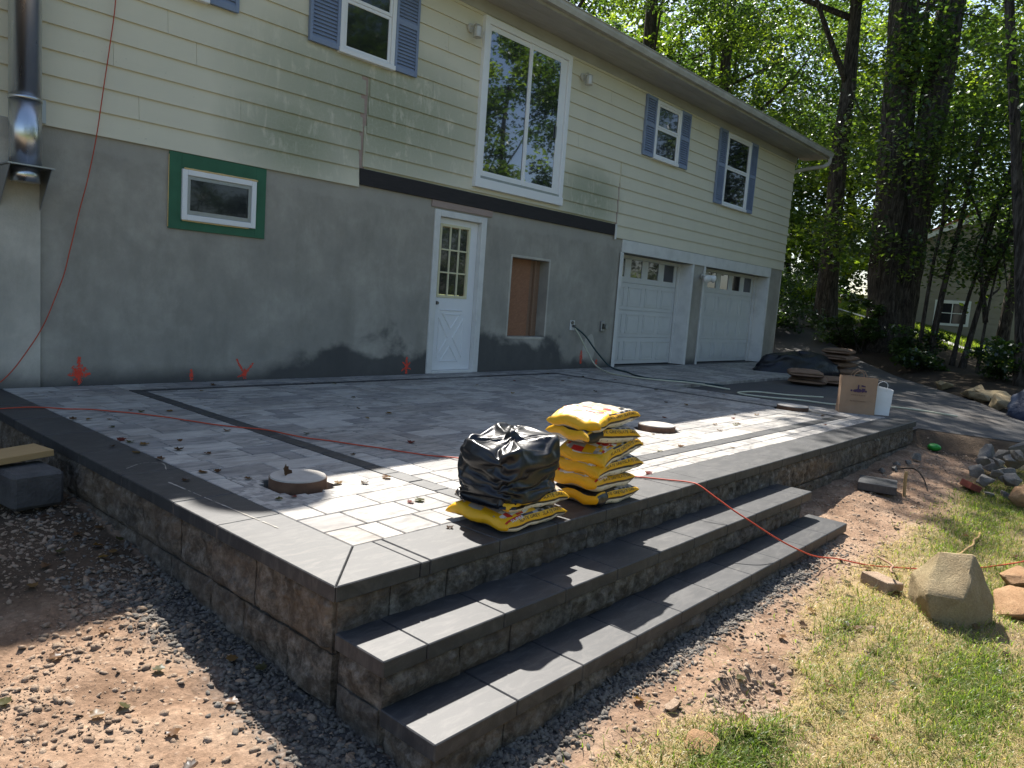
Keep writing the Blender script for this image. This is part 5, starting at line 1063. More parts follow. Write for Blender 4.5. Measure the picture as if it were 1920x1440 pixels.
# far clutter: sacks and tarps
def sack(loc, sx, sy, sz, rz, label, mat=M_SACK, seed=0):
    v = []; f = []; NA, NB = 16, 20
    for i in range(NA + 1):
        a = -1 + 2 * i / NA
        for k in range(NB):
            th = 2 * math.pi * k / NB; hh = max(0.12, (1 - abs(a) ** 4)) ** 0.5; q = Vector((a * 2, math.cos(th) * 2, math.sin(th) * 2 + seed)); d = 1 + 0.10 * noise.noise(q) + 0.06 * noise.noise(q * 2.5)
            v.append((sx * a, sy * spow(math.cos(th), 0.6) * d, sz * spow(math.sin(th), 0.7) * hh * d))
    for i in range(NA):
        for k in range(NB): f.append((i * NB + k, (i + 1) * NB + k, (i + 1) * NB + (k + 1) % NB, i * NB + (k + 1) % NB))
    f += [tuple(range(NB - 1, -1, -1)), tuple(range(NA * NB, NA * NB + NB))]
    me = bpy.data.meshes.new("brown_sack"); me.from_pydata(v, [], f); me.shade_smooth(); o = link("brown_sack", me, mat, loc=loc, rz=rz); return tag(o, label, "sack", "brown sacks stacked on the driveway")
for i, (x, y, z, sx, sy, lb) in enumerate([(16.3, -2.05, 0.05, .42, .30, "bottom brown sack of the four-high stack on the driveway"), (16.32, -2.0, 0.19, .40, .28, "second brown sack up in the four-high stack"), (16.28, -2.06, 0.33, .40, .29, "third brown sack up in the four-high stack"), (16.33, -2.03, 0.46, .38, .27, "top brown sack of the four-high stack on the driveway"), (13.1, -2.62, 0.03, .42, .30, "lower brown sack of the low pile before the dark tarp"), (13.0, -2.58, 0.15, .40, .28, "upper brown sack of the low pile before the dark tarp"), (13.75, -2.9, 0.03, .40, .3, "brown sack beside the low pile nearest the paper bag")]): sack((x, y, z), sx, sy, 0.068, R(-20 + 9 * i), lb, seed=i * 3.3)
def heapmesh(name, loc, rx, ry, h, mat, label, cat, seed):
    v = []; f = []; NU, NV = 40, 14
    for j in range(NV + 1):
        t = j / NV
        for i in range(NU):
            a = 2 * math.pi * i / NU; s_ = math.cos(t * math.pi / 2) ** 0.6; q = Vector((math.cos(a) * 1.6, math.sin(a) * 1.6, t * 2 + seed)); d = 1 + 0.22 * noise.noise(q) + 0.14 * (1 - 2 * abs(noise.noise(q * 2.4)))
            v.append((rx * math.cos(a) * s_ * d, ry * math.sin(a) * s_ * d, h * math.sin(t * math.pi / 2) * (1 + 0.25 * noise.noise(q * 1.3)) - 0.02))
    for j in range(NV):
        for i in range(NU): f.append((j * NU + i, j * NU + (i + 1) % NU, (j + 1) * NU + (i + 1) % NU, (j + 1) * NU + i))
    me = bpy.data.meshes.new(name); me.from_pydata(v, [], f); me.shade_smooth(); o = link(name, me, mat, loc=loc, rz=R(-25)); return tag(o, label, cat)
heapmesh("tarp", (15.2, -1.62, 0.0), 0.95, 0.42, 0.42, M_TARP, "black tarp bundle by the far garage corner", "tarp", 1.0); heapmesh("tarp", (13.6, -6.05, gz(13.6, -6.05)), 0.55, 0.5, 0.5, M_BTARP, "dark blue tarp heap at the right edge of the driveway", "tarp", 4.0)
# ------------------------------------------------------------------ neighbour's house
nb = empty("neighbour_house", (33.5, -2.0, 0.2), "tan sided house with a gable, half hidden behind the saplings", "house")
NXv = Vector((0.16, -0.987, 0)).normalized(); NYv = Vector((0.987, 0.16, 0)); NO = Vector((32.5, 1.2, 0.1))
def npt(u, d, z): p = NO + NXv * u + NYv * d; return (p.x, p.y, p.z + z)
def nbox(u0, u1, d0, d1, z0, z1, name, mat, parent=None):
    mb = MB(); mb.add([npt(u0, d0, z0), npt(u1, d0, z0), npt(u1, d1, z0), npt(u0, d1, z0), npt(u0, d0, z1), npt(u1, d0, z1), npt(u1, d1, z1), npt(u0, d1, z1)], [(0, 3, 2, 1), (4, 5, 6, 7), (0, 1, 5, 4), (1, 2, 6, 5), (2, 3, 7, 6), (3, 0, 4, 7)]); return mb.build(name, mat, parent or nb)
nbox(0, 9.5, 0, 7, -1.5, 4.0, "wall", M_NSIDE)
for i in range(20): 
    if i < 18: nbox(-0.03, 9.53, -0.03, -0.002, 0.0 + i * 0.22, 0.215 + i * 0.22 - 0.012, "siding_board", M_NSIDE)
gbm = MB(); gu = [(-0.2, 4.0), (9.7, 4.0), (4.6, 6.3)]; gbm.add([npt(u, -0.01, z) for u, z in gu] + [npt(u, 0.2, z) for u, z in gu], [(0, 1, 2), (3, 5, 4), (0, 3, 4, 1), (1, 4, 5, 2), (2, 5, 3, 0)]); gbm.build("gable", M_NSIDE, nb)
for (ua, za, ub, zb_) in ((-0.7, 3.70, 4.6, 6.2), (9.9, 3.70, 4.6, 6.2)):
    t_ = MB(); v = [npt(ua, -0.35, za), npt(ub, -0.35, zb_), npt(ub, -0.35, zb_ + 0.22), npt(ua, -0.35, za + 0.22), npt(ua, -0.28, za), npt(ub, -0.28, zb_), npt(ub, -0.28, zb_ + 0.22), npt(ua, -0.28, za + 0.22)]
    t_.add(v, [(0, 1, 2, 3), (7, 6, 5, 4), (0, 4, 5, 1), (3, 2, 6, 7), (0, 3, 7, 4), (1, 5, 6, 2)]); t_.build("rake_board", M_WHITE, nb)
    t_ = MB(); v = [npt(ua, -0.4, za + 0.221), npt(ub, -0.4, zb_ + 0.221), npt(ub, 7.3, zb_ + 0.221), npt(ua, 7.3, za + 0.221), npt(ua, -0.4, za + 0.30), npt(ub, -0.4, zb_ + 0.30), npt(ub, 7.3, zb_ + 0.30), npt(ua, 7.3, za + 0.30)]
    t_.add(v, [(0, 1, 2, 3), (7, 6, 5, 4), (0, 4, 5, 1), (3, 2, 6, 7), (0, 3, 7, 4), (1, 5, 6, 2)]); t_.build("roof_plane", M_NROOF, nb)
for (u, z0, wd, hh) in ((1.35, 1.15, 1.2, 0.85), (4.6, 1.6, 1.1, 0.62)):
    f_ = MB(); wn = nbox(u, u + wd, -0.06, -0.032, z0, z0 + 0.09, "window", M_WHITE)
    for (a, b, c, d) in ((u, u + 0.1, z0 + 0.09, z0 + hh), (u + wd - 0.1, u + wd, z0 + 0.09, z0 + hh), (u, u + wd, z0 + hh, z0 + hh + 0.12)): nbox(a, b, -0.06, -0.032, c, d, "frame", M_WHITE, wn)
    nbox(u + 0.1, u + wd - 0.1, -0.042, -0.036, z0 + 0.09, z0 + hh, "pane", M_GLASS3, wn)
    nbox(u + wd / 2 - 0.015, u + wd / 2 + 0.015, -0.055, -0.043, z0 + 0.09, z0 + hh, "muntin", M_WHITE, wn); nbox(u + 0.1, u + wd - 0.1, -0.054, -0.0435, z0 + hh * 0.55, z0 + hh * 0.55 + 0.03, "muntin", M_WHITE, wn)

# ------------------------------------------------------------------ foliage
def leaves_mesh(name, centres, per, sz, spread, tints, seed, flat=0.5):
    """centres: (x,y,z,r,tintindex); leaf = bent four-point blade"""
    rs = np.random.RandomState(seed); C = np.array([c[:3] for c in centres]); Rr = np.array([c[3] for c in centres]); Ti = np.array([c[4] for c in centres], dtype=int)
    idx = np.repeat(np.arange(len(C)), per); n = len(idx); d = rs.normal(size=(n, 3)); d /= np.linalg.norm(d, axis=1)[:, None]; rad = rs.uniform(0, 1, n) ** (1 / 2.2)
    P = C[idx] + d * rad[:, None] * (Rr[idx] * spread)[:, None] * np.array([1, 1, 0.62])
    s_ = sz * rs.uniform(0.65, 1.35, n)
    az = rs.uniform(0, 2 * np.pi, n); tl = rs.normal(0, flat, n); rl = rs.normal(0, flat, n)
    u = np.stack([np.cos(az) * np.cos(tl), np.sin(az) * np.cos(tl), np.sin(tl) - 0.25], 1); u /= np.linalg.norm(u, axis=1)[:, None]
    w_ = np.stack([-np.sin(az), np.cos(az), rl], 1); w_ -= u * np.sum(u * w_, 1)[:, None]; w_ /= np.linalg.norm(w_, axis=1)[:, None]; nn = np.cross(u, w_)
    a = P - u * (s_ * 0.55)[:, None]; b = P + w_ * (s_ * 0.40)[:, None] + nn * (s_ * 0.10)[:, None]; c = P + u * (s_ * 0.62)[:, None]; e = P - w_ * (s_ * 0.40)[:, None] + nn * (s_ * 0.10)[:, None]
    V = np.stack([a, b, c, e], 1).reshape(-1, 3)
    me = bpy.data.meshes.new(name); me.vertices.add(len(V)); me.vertices.foreach_set("co", V.astype(np.float32).ravel())
    me.loops.add(n * 6); me.polygons.add(n * 2)
    q = np.arange(n)[:, None] * 4; L = np.concatenate([q + 0, q + 1, q + 2, q + 0, q + 2, q + 3], 1).ravel()
    me.loops.foreach_set("vertex_index", L.astype(np.int32)); me.polygons.foreach_set("loop_start", np.arange(0, n * 6, 3, dtype=np.int32)); me.update(calc_edges=True)
    T = np.array(tints)[Ti[idx]] * rs.uniform(0.7, 1.3, n)[:, None]; T = np.clip(T, 0, 1); T = np.concatenate([T, np.ones((n, 1))], 1)
    ca_ = me.color_attributes.new("tint", 'FLOAT_COLOR', 'POINT'); ca_.data.foreach_set("color", np.repeat(T, 4, axis=0).astype(np.float32).ravel())
    return me
GREENS = [(0.034, 0.060, 0.017), (0.046, 0.077, 0.020), (0.075, 0.11, 0.024), (0.21, 0.235, 0.020), (0.024, 0.045, 0.016), (0.15, 0.20, 0.03), (0.30, 0.17, 0.12)]
def crown_centres(c, rad, n, seed, cr=(0.7, 1.3), pal=(0, 0, 1, 1, 2, 4), shell=0.45):
    r = random.Random(seed); o = []
    while len(o) < n:
        v = Vector((r.uniform(-1, 1), r.uniform(-1, 1), r.uniform(-1, 1)))
        if v.length > 1 or v.length < shell * r.random(): continue
        if noise.noise(v * 1.9 + Vector((seed, 0, 0))) < -0.18: continue
        o.append((c[0] + v.x * rad[0], c[1] + v.y * rad[1], c[2] + v.z * rad[2], r.uniform(*cr), r.choice(pal)))
    return o
NTREE = [0]
def tree(name, label, trunk, r0, r1, crowns, leaf=0.15, per=60, limbs=6, seed=0, group="trees behind the house", second=None, pal=(0, 0, 1, 1, 2, 2, 4, 5), nseg=12, bark=0.12):
    base = Vector(trunk[0]); t = empty(name, base, label, "tree", group); P = spline(trunk, 6); n = len(P)
    rad = [(r0 * (1 + 0.55 * math.exp(-i * 0.9)) * (1 - i / (n - 1)) + r1 * i / (n - 1)) for i in range(n)]
    link("trunk", tube_mesh("trunk", P, rad, nseg, bark, seed=seed), M_BARK, t)
    if second: P2 = spline(second, 6); link("trunk", tube_mesh("trunk", P2, [r0 * 0.72 * (1 - i / (len(P2) - 1)) + r1 * i / (len(P2) - 1) for i in range(len(P2))], nseg, bark, seed=seed + 5), M_BARK, t)
    cs = []
    for k, (c, rd, m) in enumerate(crowns): cs += crown_centres(c, rd, m, seed * 10 + k, pal=pal)
    rr = random.Random(seed + 77); pick = rr.sample(cs, min(limbs, len(cs)))
    for q in pick:
        s_ = P[int(rr.uniform(0.45, 0.95) * (n - 1))]; e = Vector(q[:3])
        if (e - s_).length > 7: e = s_ + (e - s_).normalized() * 7
        m_ = s_.lerp(e, 0.5) + Vector((rr.uniform(-.4, .4), rr.uniform(-.4, .4), rr.uniform(-0.5, 0.1))); L = (e - s_).length
        link("limb", tube_mesh("limb", spline([s_, m_, e], 5), [max(0.010, (0.02 + 0.011 * L) * (1 - i / 11)) for i in range(11)], 6, 0.1), M_BARK, t)
    link("crown", leaves_mesh("crown", cs, per, leaf, 1.0, GREENS, seed + 3), M_LEAF, t)
    return t
T = terrain
# the two trees past the garage corner
tree("leaning_tree", "slender dark tree leaning right just past the garage corner", [(22.7, 0.53, T(22.7, .53) - 0.3), (22.68, 0.59, 3.4), (22.65, 0.66, 5.7), (22.66, 0.63, 7.7), (22.64, 0.69, 10.1), (22.6, 0.8, 14)], 0.30, 0.13, [((23.6, 2.2, 12.5), (4.2, 4, 4.2), 90), ((23.2, 1.6, 6.6), (2.6, 2.4, 2.0), 34), ((19.6, 3.5, 12.8), (3.6, 3.0, 2.2), 50)], 0.115, 150, 9, seed=1)
tree("twin_trunk_tree", "massive old tree whose trunk divides into two above the roof line", [(21.26, -1.60, T(21.3, -1.6) - 0.3), (21.22, -1.50, 2.0), (21.19, -1.36, 4.0), (21.15, -1.22, 6.4), (21.1, -1.04, 9.3), (21.0, -0.8, 14)], 0.52, 0.30, [((21.6, -1.6, 14.5), (5.0, 4.5, 4.0), 90), ((22.2, -2.4, 7.0), (2.6, 2.2, 1.9), 26), ((20.0, -1.6, 6.4), (1.3, 1.5, 2.2), 12), ((20.4, -0.6, 3.6), (1.0, 1.0, 0.9), 8)], 0.115, 150, 8, seed=2,
     second=[(21.34, -1.85, 0.0), (21.34, -1.86, 2.2), (21.33, -1.90, 4.6), (21.33, -2.0, 6.6), (21.34, -2.08, 9.2), (21.3, -2.2, 14)], nseg=18)
tree("tall_tree", "straight dark trunk rising behind the middle of the eave", [(29.3, 7.9, 1.2), (29.28, 7.95, 8), (29.25, 8.0, 15)], 0.34, 0.16, [((29.4, 7.6, 10.6), (5, 5, 5.2), 110)], 0.14, 130, 8, seed=3)
tree("tall_tree", "dark trunk showing just above the eave near the tall window", [(25.4, 9.3, 0.5), (25.5, 9.3, 6), (25.6, 9.4, 15)], 0.36, 0.2, [((25.8, 10.2, 12.6), (5, 4.6, 5), 95)], 0.14, 130, 6, seed=4)
tree("yard_tree", "broad leafy tree behind the house roof shading the driveway", [(19.2, 11.0, -0.3), (19.0, 10.0, 6), (18.6, 8.8, 12)], 0.35, 0.14, [((18.7, 8.3, 15), (4.0, 3.6, 4.0), 90), ((15.9, 3.2, 13.8), (2.5, 2.0, 1.5), 30)], 0.17, 70, 6, seed=5)
# woods filling the background
k = 0
for (x, y, zc_, rx, rz_, lb) in ((36, 16.5, 10, 5.5, 7.0, "leafy tree at the far left of the background woods"), (38, 13, 9, 5.5, 6.5, "round crowned tree in the woods above the eave"), (39.5, 9.5, 8.5, 5.2, 6.5, "dense tree in the woods behind the roof edge"), (40.5, 6, 8.0, 5, 6.0, "tree in the woods behind the gutter's end"), (41.5, 2.6, 9.5, 5, 6.5, "tree in the woods between the leaning and twin trunks"), (42.5, -1.5, 11, 5, 6.0, "tall crown rising over the neighbour's roof"), (42, -6, 11, 5.5, 6.5, "tall tree right of the neighbour's roof"), (37, 7.5, 4.6, 3.6, 3.2, "low sunlit tree under the woods canopy"), (34.0, 4.8, 3.6, 2.8, 2.7, "bushy young tree in sun behind the leaning trunk"), (45, 12, 15, 6, 6, "tallest tree topping the background woods"), (46, 4, 16, 6, 6, "high crown behind the twin trunk"), (31, 14.5, 11.5, 4.6, 4.5, "leafy tree just above the middle of the roof edge"), (34, 11, 13, 4.5, 4.5, "tall leafy tree over the right part of the roof")):
    k += 1; tree("forest_tree", lb, [(x, y, T(x, y) - 0.3), (x + 0.2, y, zc_ * 0.5), (x + 0.1, y + 0.2, zc_ + 1)], 0.26, 0.10, [((x, y, zc_), (rx, rx, rz_), int(80 * rx / 5 * rz_ / 5) + 20)], 0.19, 110, 5, seed=10 + k, pal=(1, 2, 2, 5, 3, 5) if k in (8, 9) else (0, 1, 2, 2, 5, 3 if k % 2 else 1), nseg=8)
# saplings in front of the neighbour's house
sap = [([(19.98, -2.69), (19.99, -2.74, 2.3), (20.01, -2.83, 3.8), (20.0, -2.8, 6.0)], 0.05, "leftmost thin sapling in the row before the neighbour's house"), ([(20.04, -2.94), (20.05, -3.01, 1.8), (20.09, -3.18, 3.5), (20.14, -3.4, 6.2)], 0.085, "thickest leaning sapling in the row before the neighbour's house"),
       ([(20.13, -3.39), (20.16, -3.54, 1.8), (20.2, -3.76, 3.1), (20.25, -4.1, 5.6)], 0.05, "slim sapling leaning right in the middle of the row"), ([(20.16, -3.60), (20.19, -3.78, 1.6), (20.22, -3.98, 2.8), (20.28, -4.5, 5.4)], 0.07, "tall leaning sapling right of the middle of the row"), ([(20.0, -3.96), (20.0, -4.0, 1.6), (20.0, -4.15, 3.8)], 0.04, "short sapling near the right end of the row")]
for i, (pts_, r0, lb) in enumerate(sap):
    (bx, by) = pts_[0]; tx, ty, tz = pts_[-1]
    tree("sapling", lb, [(bx, by, T(bx, by) - 0.15)] + pts_[1:], r0, r0 * 0.4, [((tx, ty, tz - 0.6), (1.5, 1.3, 1.5), 20), ((bx + 0.2, by - 0.2, 2.9), (0.9, 0.8, 0.6), 5)], 0.10, 75, 5, seed=40 + i, group="saplings before the neighbour's house", nseg=8, bark=0.05)
tree("edge_tree", "dark trunk at the right edge of the view", [(17.18, -5.22, T(17.2, -5.2) - 0.2), (17.14, -4.88, 2.4), (17.08, -4.50, 4.9), (17.0, -4.1, 7.4), (16.9, -3.8, 10)], 0.11, 0.07, [((17.0, -5.6, 6.2), (2.0, 1.8, 1.6), 26), ((17.5, -2.6, 12.3), (4.0, 3.5, 2.0), 52)], 0.10, 110, 5, seed=50, group="trees by the driveway")
tree("mid_tree", "leafy tree filling the gap right of the twin trunk", [(25.0, -3.6, T(25, -3.6) - 0.2), (25.2, -3.7, 4), (25.4, -3.8, 9)], 0.16, 0.08, [((25.4, -4.0, 6.4), (2.8, 2.6, 2.6), 46), ((25.8, -4.4, 10.5), (3.4, 3.2, 2.6), 50)], 0.12, 120, 6, seed=51, group="trees by the driveway")
# trees across the yard, mirrored in the tall window
for i, (x, y, zc_, rx) in enumerate(((17, -19, 9.5, 4.2), (26, -21, 10.5, 5.5), (33, -24, 11.5, 6.0), (12, -27, 8, 5.0), (22, -31, 9, 6.0), (5, -30, 8, 5.5), (40, -20, 11, 6.0), (-4, -26, 8, 5.5))):
    tree("yard_edge_tree", ("nearest tree across the yard, facing the tall window", "rounded tree across the yard beyond the driveway", "broad tree at the far side of the yard", "tree across the yard behind the lawn", "wide crowned tree at the back of the yard", "tree across the yard opposite the steel flue", "farthest tree across the yard past the driveway", "tree across the yard at the far left")[i], [(x, y, T(x, y) - 0.2), (x, y, zc_ * 0.6), (x + 0.4, y, zc_ + 2)], 0.28, 0.1, [((x, y, zc_), (rx, rx, rx * 0.9), 70), ((x, y, 3.2), (rx, rx, 3.2), 40)], 0.26, 75, 7, seed=60 + i, group="trees across the yard", nseg=8)

# shrubs and undergrowth on the bank
def shrub(x, y, r, h, label, seed, pal=(0, 0, 4, 1), leaf=0.09, per=70, n=16, lift=0.0, grp="shrubs on the planted bank"):
    z = T(x, y) + lift; t = empty("shrub", (x, y, z), label, "shrub", grp); rr = random.Random(seed); cs = []
    for _ in range(n):
        a = rr.uniform(0, 6.28); q = rr.uniform(0.1, 1) ** 0.5; cs.append((x + math.cos(a) * q * r, y + math.sin(a) * q * r, z + rr.uniform(0.12, 1) * h, r * 0.42, rr.choice(pal)))
    for c in rr.sample(cs, 5): link("stem", tube_mesh("stem", spline([(x + rr.uniform(-.1, .1), y + rr.uniform(-.1, .1), z - 0.05), ((x + c[0]) / 2, (y + c[1]) / 2, z + (c[2] - z) * 0.6), c[:3]], 3), 0.012, 5), M_BARK, t)
    link("foliage", leaves_mesh("foliage", cs, per, leaf, 1.0, GREENS, seed), M_LEAF, t); return t
SH = [(20.0, 1.6, .9, .9, "dark shrub against the far garage corner"), (21.2, 0.9, .8, .8, "dark low shrub at the foot of the leaning tree"), (20.6, -0.75, .7, .7, "shrub just left of the massive twin trunk"), (22.4, 2.2, 1.0, 1.1, "shrub uphill behind the garage corner"), (20.2, -2.6, .6, .7, "leafy shrub at the right foot of the massive trunk"), (18.9, -3.0, .5, .4, "low shrub on the bank nearest the sacks"), (18.4, -4.6, .55, .8, "glossy bush among the sapling stems"), (17.6, -5.0, .6, .8, "bush at the foot of the right-edge trunk"), (24.4, 1.6, 1.0, 1.3, "bush behind the leaning tree"), (20.3, -1.3, .45, 1.3, "ivy-like growth climbing the massive trunk's left side")]
for i, (x, y, r_, h_, lb) in enumerate(SH): shrub(x, y, r_, h_, lb, 200 + i, n=18)
shrub(26.5, 2.6, 1.0, 0.9, "flowering pinkish shrub in the sun beyond the leaning tree", 230, pal=(2, 3, 5, 6), n=22)
shrub(25.4, 2.4, 0.7, 0.7, "yellow-green shrub in the sun beyond the garage corner", 231, pal=(5, 3, 2), n=16)
# ornamental grass clump
def blades(name, roots, mat, tints, seed, hmin, hmax, wd, bend, nseg=3):
    rs = np.random.RandomState(seed); Rt = np.array([r[:3] for r in roots]); Ti = np.array([r[3] for r in roots], dtype=int); lay = np.array([r[4] if len(r) > 4 else 0.0 for r in roots]); n = len(Rt)
    hgt = rs.uniform(hmin, hmax, n); az = rs.uniform(0, 2 * np.pi, n); dirv = np.stack([np.cos(az), np.sin(az), np.zeros(n)], 1); side = np.stack([-np.sin(az), np.cos(az), np.zeros(n)], 1)
    bd = bend * rs.uniform(0.3, 1.6, n) + lay * 2.4; w0 = wd * rs.uniform(0.6, 1.3, n); V = []
    for k in range(nseg + 1):
        t = k / nseg; ang = bd * t; p = Rt + dirv * (hgt * t * np.sin(np.minimum(ang, 1.5)))[:, None] + np.array([0, 0, 1.0]) * (hgt * t * np.cos(np.minimum(ang, 1.5)) + 0.002)[:, None]
        ww = (w0 * (1 - t ** 1.6) * 0.5)[:, None]
        if k < nseg: V += [p - side * ww, p + side * ww]
        else: V += [p]
    m = 2 * nseg + 1; VV = np.stack(V, 1).reshape(-1, 3); base = np.arange(n)[:, None] * m; F = []
    for k in range(nseg - 1): F += [base + 2 * k, base + 2 * k + 1, base + 2 * k + 3, base + 2 * k, base + 2 * k + 3, base + 2 * k + 2]
    F += [base + 2 * nseg - 2, base + 2 * nseg - 1, base + 2 * nseg]; L = np.concatenate(F, 1).ravel(); nt_ = len(L) // 3
    me = bpy.data.meshes.new(name); me.vertices.add(len(VV)); me.vertices.foreach_set("co", VV.astype(np.float32).ravel()); me.loops.add(len(L)); me.polygons.add(nt_); me.loops.foreach_set("vertex_index", L.astype(np.int32)); me.polygons.foreach_set("loop_start", np.arange(0, len(L), 3, dtype=np.int32)); me.update(calc_edges=True)
    Tn = np.array(tints)[Ti] * rs.uniform(0.75, 1.25, n)[:, None]; Tn = np.concatenate([np.clip(Tn, 0, 1), np.ones((n, 1))], 1); ca_ = me.color_attributes.new("tint", 'FLOAT_COLOR', 'POINT'); ca_.data.foreach_set("color", np.repeat(Tn, m, axis=0).astype(np.float32).ravel())
    return me
rs = random.Random(9); roots = [(25.9 + rs.gauss(0, .28), 3.1 + rs.gauss(0, .28), T(25.9, 3.1), 0) for _ in range(900)]
og = link("ornamental_grass", blades("ornamental_grass", roots, M_LEAF, [(0.20, 0.27, 0.045)], 5, 0.6, 1.15, 0.018, 0.8, 4), M_GRASS); tag(og, "bright green fountain grass clump in the sun beyond the garage corner", "ornamental grass")
# far sunlit grass between the trunks
roots = []
for _ in range(26000):
    x, y = rs.uniform(23.6, 33), rs.uniform(-8, 6)
    if edge_dist(x, y) > 0.5 and abs(x - 26.2 - max(0, y - 1) * 0.25) > 0.65: roots.append((x, y, T(x, y), rs.randrange(2)))
o = link("far_grass", blades("far_grass", roots, M_LEAF, [(0.11, 0.16, 0.03), (0.17, 0.20, 0.04)], 6, 0.05, 0.14, 0.03, 0.5, 2), M_GRASS); tag(o, "sunlit grass in front of the neighbour's house", "grass", kind="stuff")

# ------------------------------------------------------------------ lawn
TN = [(0.085, 0.135, 0.022), (0.135, 0.185, 0.035), (0.38, 0.29, 0.14), (0.46, 0.37, 0.20), (0.20, 0.21, 0.07)]
green = []; dry = []; rs = random.Random(21); tries = 0
while tries < 150000:
    tries += 1; x = 1.9 + (rs.random() ** 1.7) * 7.6; y = rs.uniform(-7.45, -5.75)
    g_, d_ = grass_amount(x, y); q = rs.random()
    if q < g_ * 0.62: green.append((x, y, T(x, y), rs.choice((0, 0, 1, 1, 4)), 0.15))
    elif q < g_ * 0.62 + d_ * 0.55: dry.append((x, y, T(x, y), rs.choice((2, 2, 3, 3, 3, 4)), 0.62))
    elif q > 0.993 and y < -5.85: green.append((x, y, T(x, y), 1, 0.2))
o = link("lawn_grass", blades("lawn_grass", green, M_LEAF, TN, 7, 0.03, 0.085, 0.0042, 0.75, 3), M_GRASS); tag(o, "short green grass tufts on the patchy lawn", "grass", kind="stuff")
o = link("dry_grass", blades("dry_grass", dry, M_LEAF, TN, 8, 0.035, 0.085, 0.0030, 0.6, 3), M_DRY); tag(o, "flattened straw coloured dry grass on the lawn", "grass", kind="stuff")

# ------------------------------------------------------------------ gravel and soil crumbs
def crumbs(name, spots, mat, label, seed):
    rs_ = np.random.RandomState(seed); n = len(spots); P = np.array([s[:3] for s in spots]); S_ = np.array([s[3] for s in spots])
    ico = np.array([(0, 0, 1), (0.894, 0, 0.447), (0.276, 0.851, 0.447), (-0.724, 0.526, 0.447), (-0.724, -0.526, 0.447), (0.276, -0.851, 0.447), (0.724, 0.526, -0.447), (-0.276, 0.851, -0.447), (-0.894, 0, -0.447), (-0.276, -0.851, -0.447), (0.724, -0.526, -0.447)])
    F = np.array([(0, 1, 2), (0, 2, 3), (0, 3, 4), (0, 4, 5), (0, 5, 1), (1, 6, 2), (2, 7, 3), (3, 8, 4), (4, 9, 5), (5, 10, 1), (6, 7, 2), (7, 8, 3), (8, 9, 4), (9, 10, 5), (10, 6, 1)])
    a = rs_.uniform(0, 6.28, n); ca_, sa_ = np.cos(a), np.sin(a); sx, sy, sz_ = rs_.uniform(0.8, 1.5, n), rs_.uniform(0.6, 1.0, n), rs_.uniform(0.3, 0.7, n)
    J = ico[None] * rs_.uniform(0.72, 1.25, (n, 11, 1)); X = J[..., 0] * sx[:, None]; Yv = J[..., 1] * sy[:, None]; Zv = J[..., 2] * sz_[:, None]; tilt = rs_.normal(0, 0.35, n)[:, None]; Zv = Zv + X * tilt
    V = np.stack([(X * ca_[:, None] - Yv * sa_[:, None]) * S_[:, None] + P[:, 0:1], (X * sa_[:, None] + Yv * ca_[:, None]) * S_[:, None] + P[:, 1:2], Zv * S_[:, None] + P[:, 2:3]], 2).reshape(-1, 3)
    L = (F[None] + (np.arange(n) * 11)[:, None, None]).reshape(-1)
    me = bpy.data.meshes.new(name); me.vertices.add(len(V)); me.vertices.foreach_set("co", V.astype(np.float32).ravel()); me.loops.add(len(L)); me.polygons.add(len(L) // 3); me.loops.foreach_set("vertex_index", L.astype(np.int32)); me.polygons.foreach_set("loop_start", np.arange(0, len(L), 3, dtype=np.int32)); me.update(calc_edges=True)
    o = link(name, me, mat); return tag(o, label, name.replace('_', ' '), kind="stuff")
rs = random.Random(33); gs = []; ss = []
for _ in range(60000):
    if rs.random() < 0.55: x, y = rs.uniform(0.2, 1.6), rs.uniform(-6.6, -1.8)
    else: x, y = rs.uniform(1.3, 6.0), rs.uniform(-6.3, -5.66)
    if rs.random() < gravel_amount(x, y) and not (x > 1.56 and y > -5.66): gs.append((x, y, T(x, y) + 0.003, 0.004 + 0.013 * rs.random() ** 2.6))
for _ in range(48000):
    x, y = rs.uniform(-0.3, 1.5), rs.uniform(-6.3, -2.3)
    if rs.random() < 0.12 + 1.1 * max(0, noise.noise((x * 2.2, y * 2.2, 8)) + 0.1): ss.append((x, y, T(x, y) + 0.002, 0.0025 + 0.017 * rs.random() ** 6))
for _ in range(22000):
    x = rs.uniform(1.7, 9.6); y = rs.uniform(-6.5, -5.75 if x < 5.6 else -5.25)
    if rs.random() < 0.75 and grass_amount(x, y)[1] < 0.5: ss.append((x, y, T(x, y) + 0.001, 0.0025 + 0.014 * rs.random() ** 6))
for _ in range(260): a = rs.uniform(0, 6.28); q = rs.uniform(0, 1.4); x, y = 2.98 + 0.24 * q * math.cos(a), -6.17 + 0.13 * q * math.sin(a); ss.append((x, y, T(x, y), rs.uniform(0.006, 0.02)))
crumbs("gravel", gs, M_GRAVEL, "grey crushed gravel along the foot of the wall and steps", 1); crumbs("soil_stones", ss, M_SOILST, "brown crumbs and pebbles strewn over the bare soil", 2)
for i, (x, y, s_) in enumerate([(0.55, -4.55, .05), (0.42, -5.0, .04), (0.72, -4.95, .045), (0.85, -5.25, .03), (0.62, -5.15, .06), (1.0, -4.75, .035), (0.95, -5.35, .04), (0.3, -4.6, .035)]): rock("stone", (x, y, T(x, y) + s_ * 0.2), (s_, s_ * 0.7, s_ * 0.4), M_SOILST, "tan stone embedded in the sunlit soil left of the patio", "stone", "tan stones in the sunlit soil", seed=300 + i, n=10)

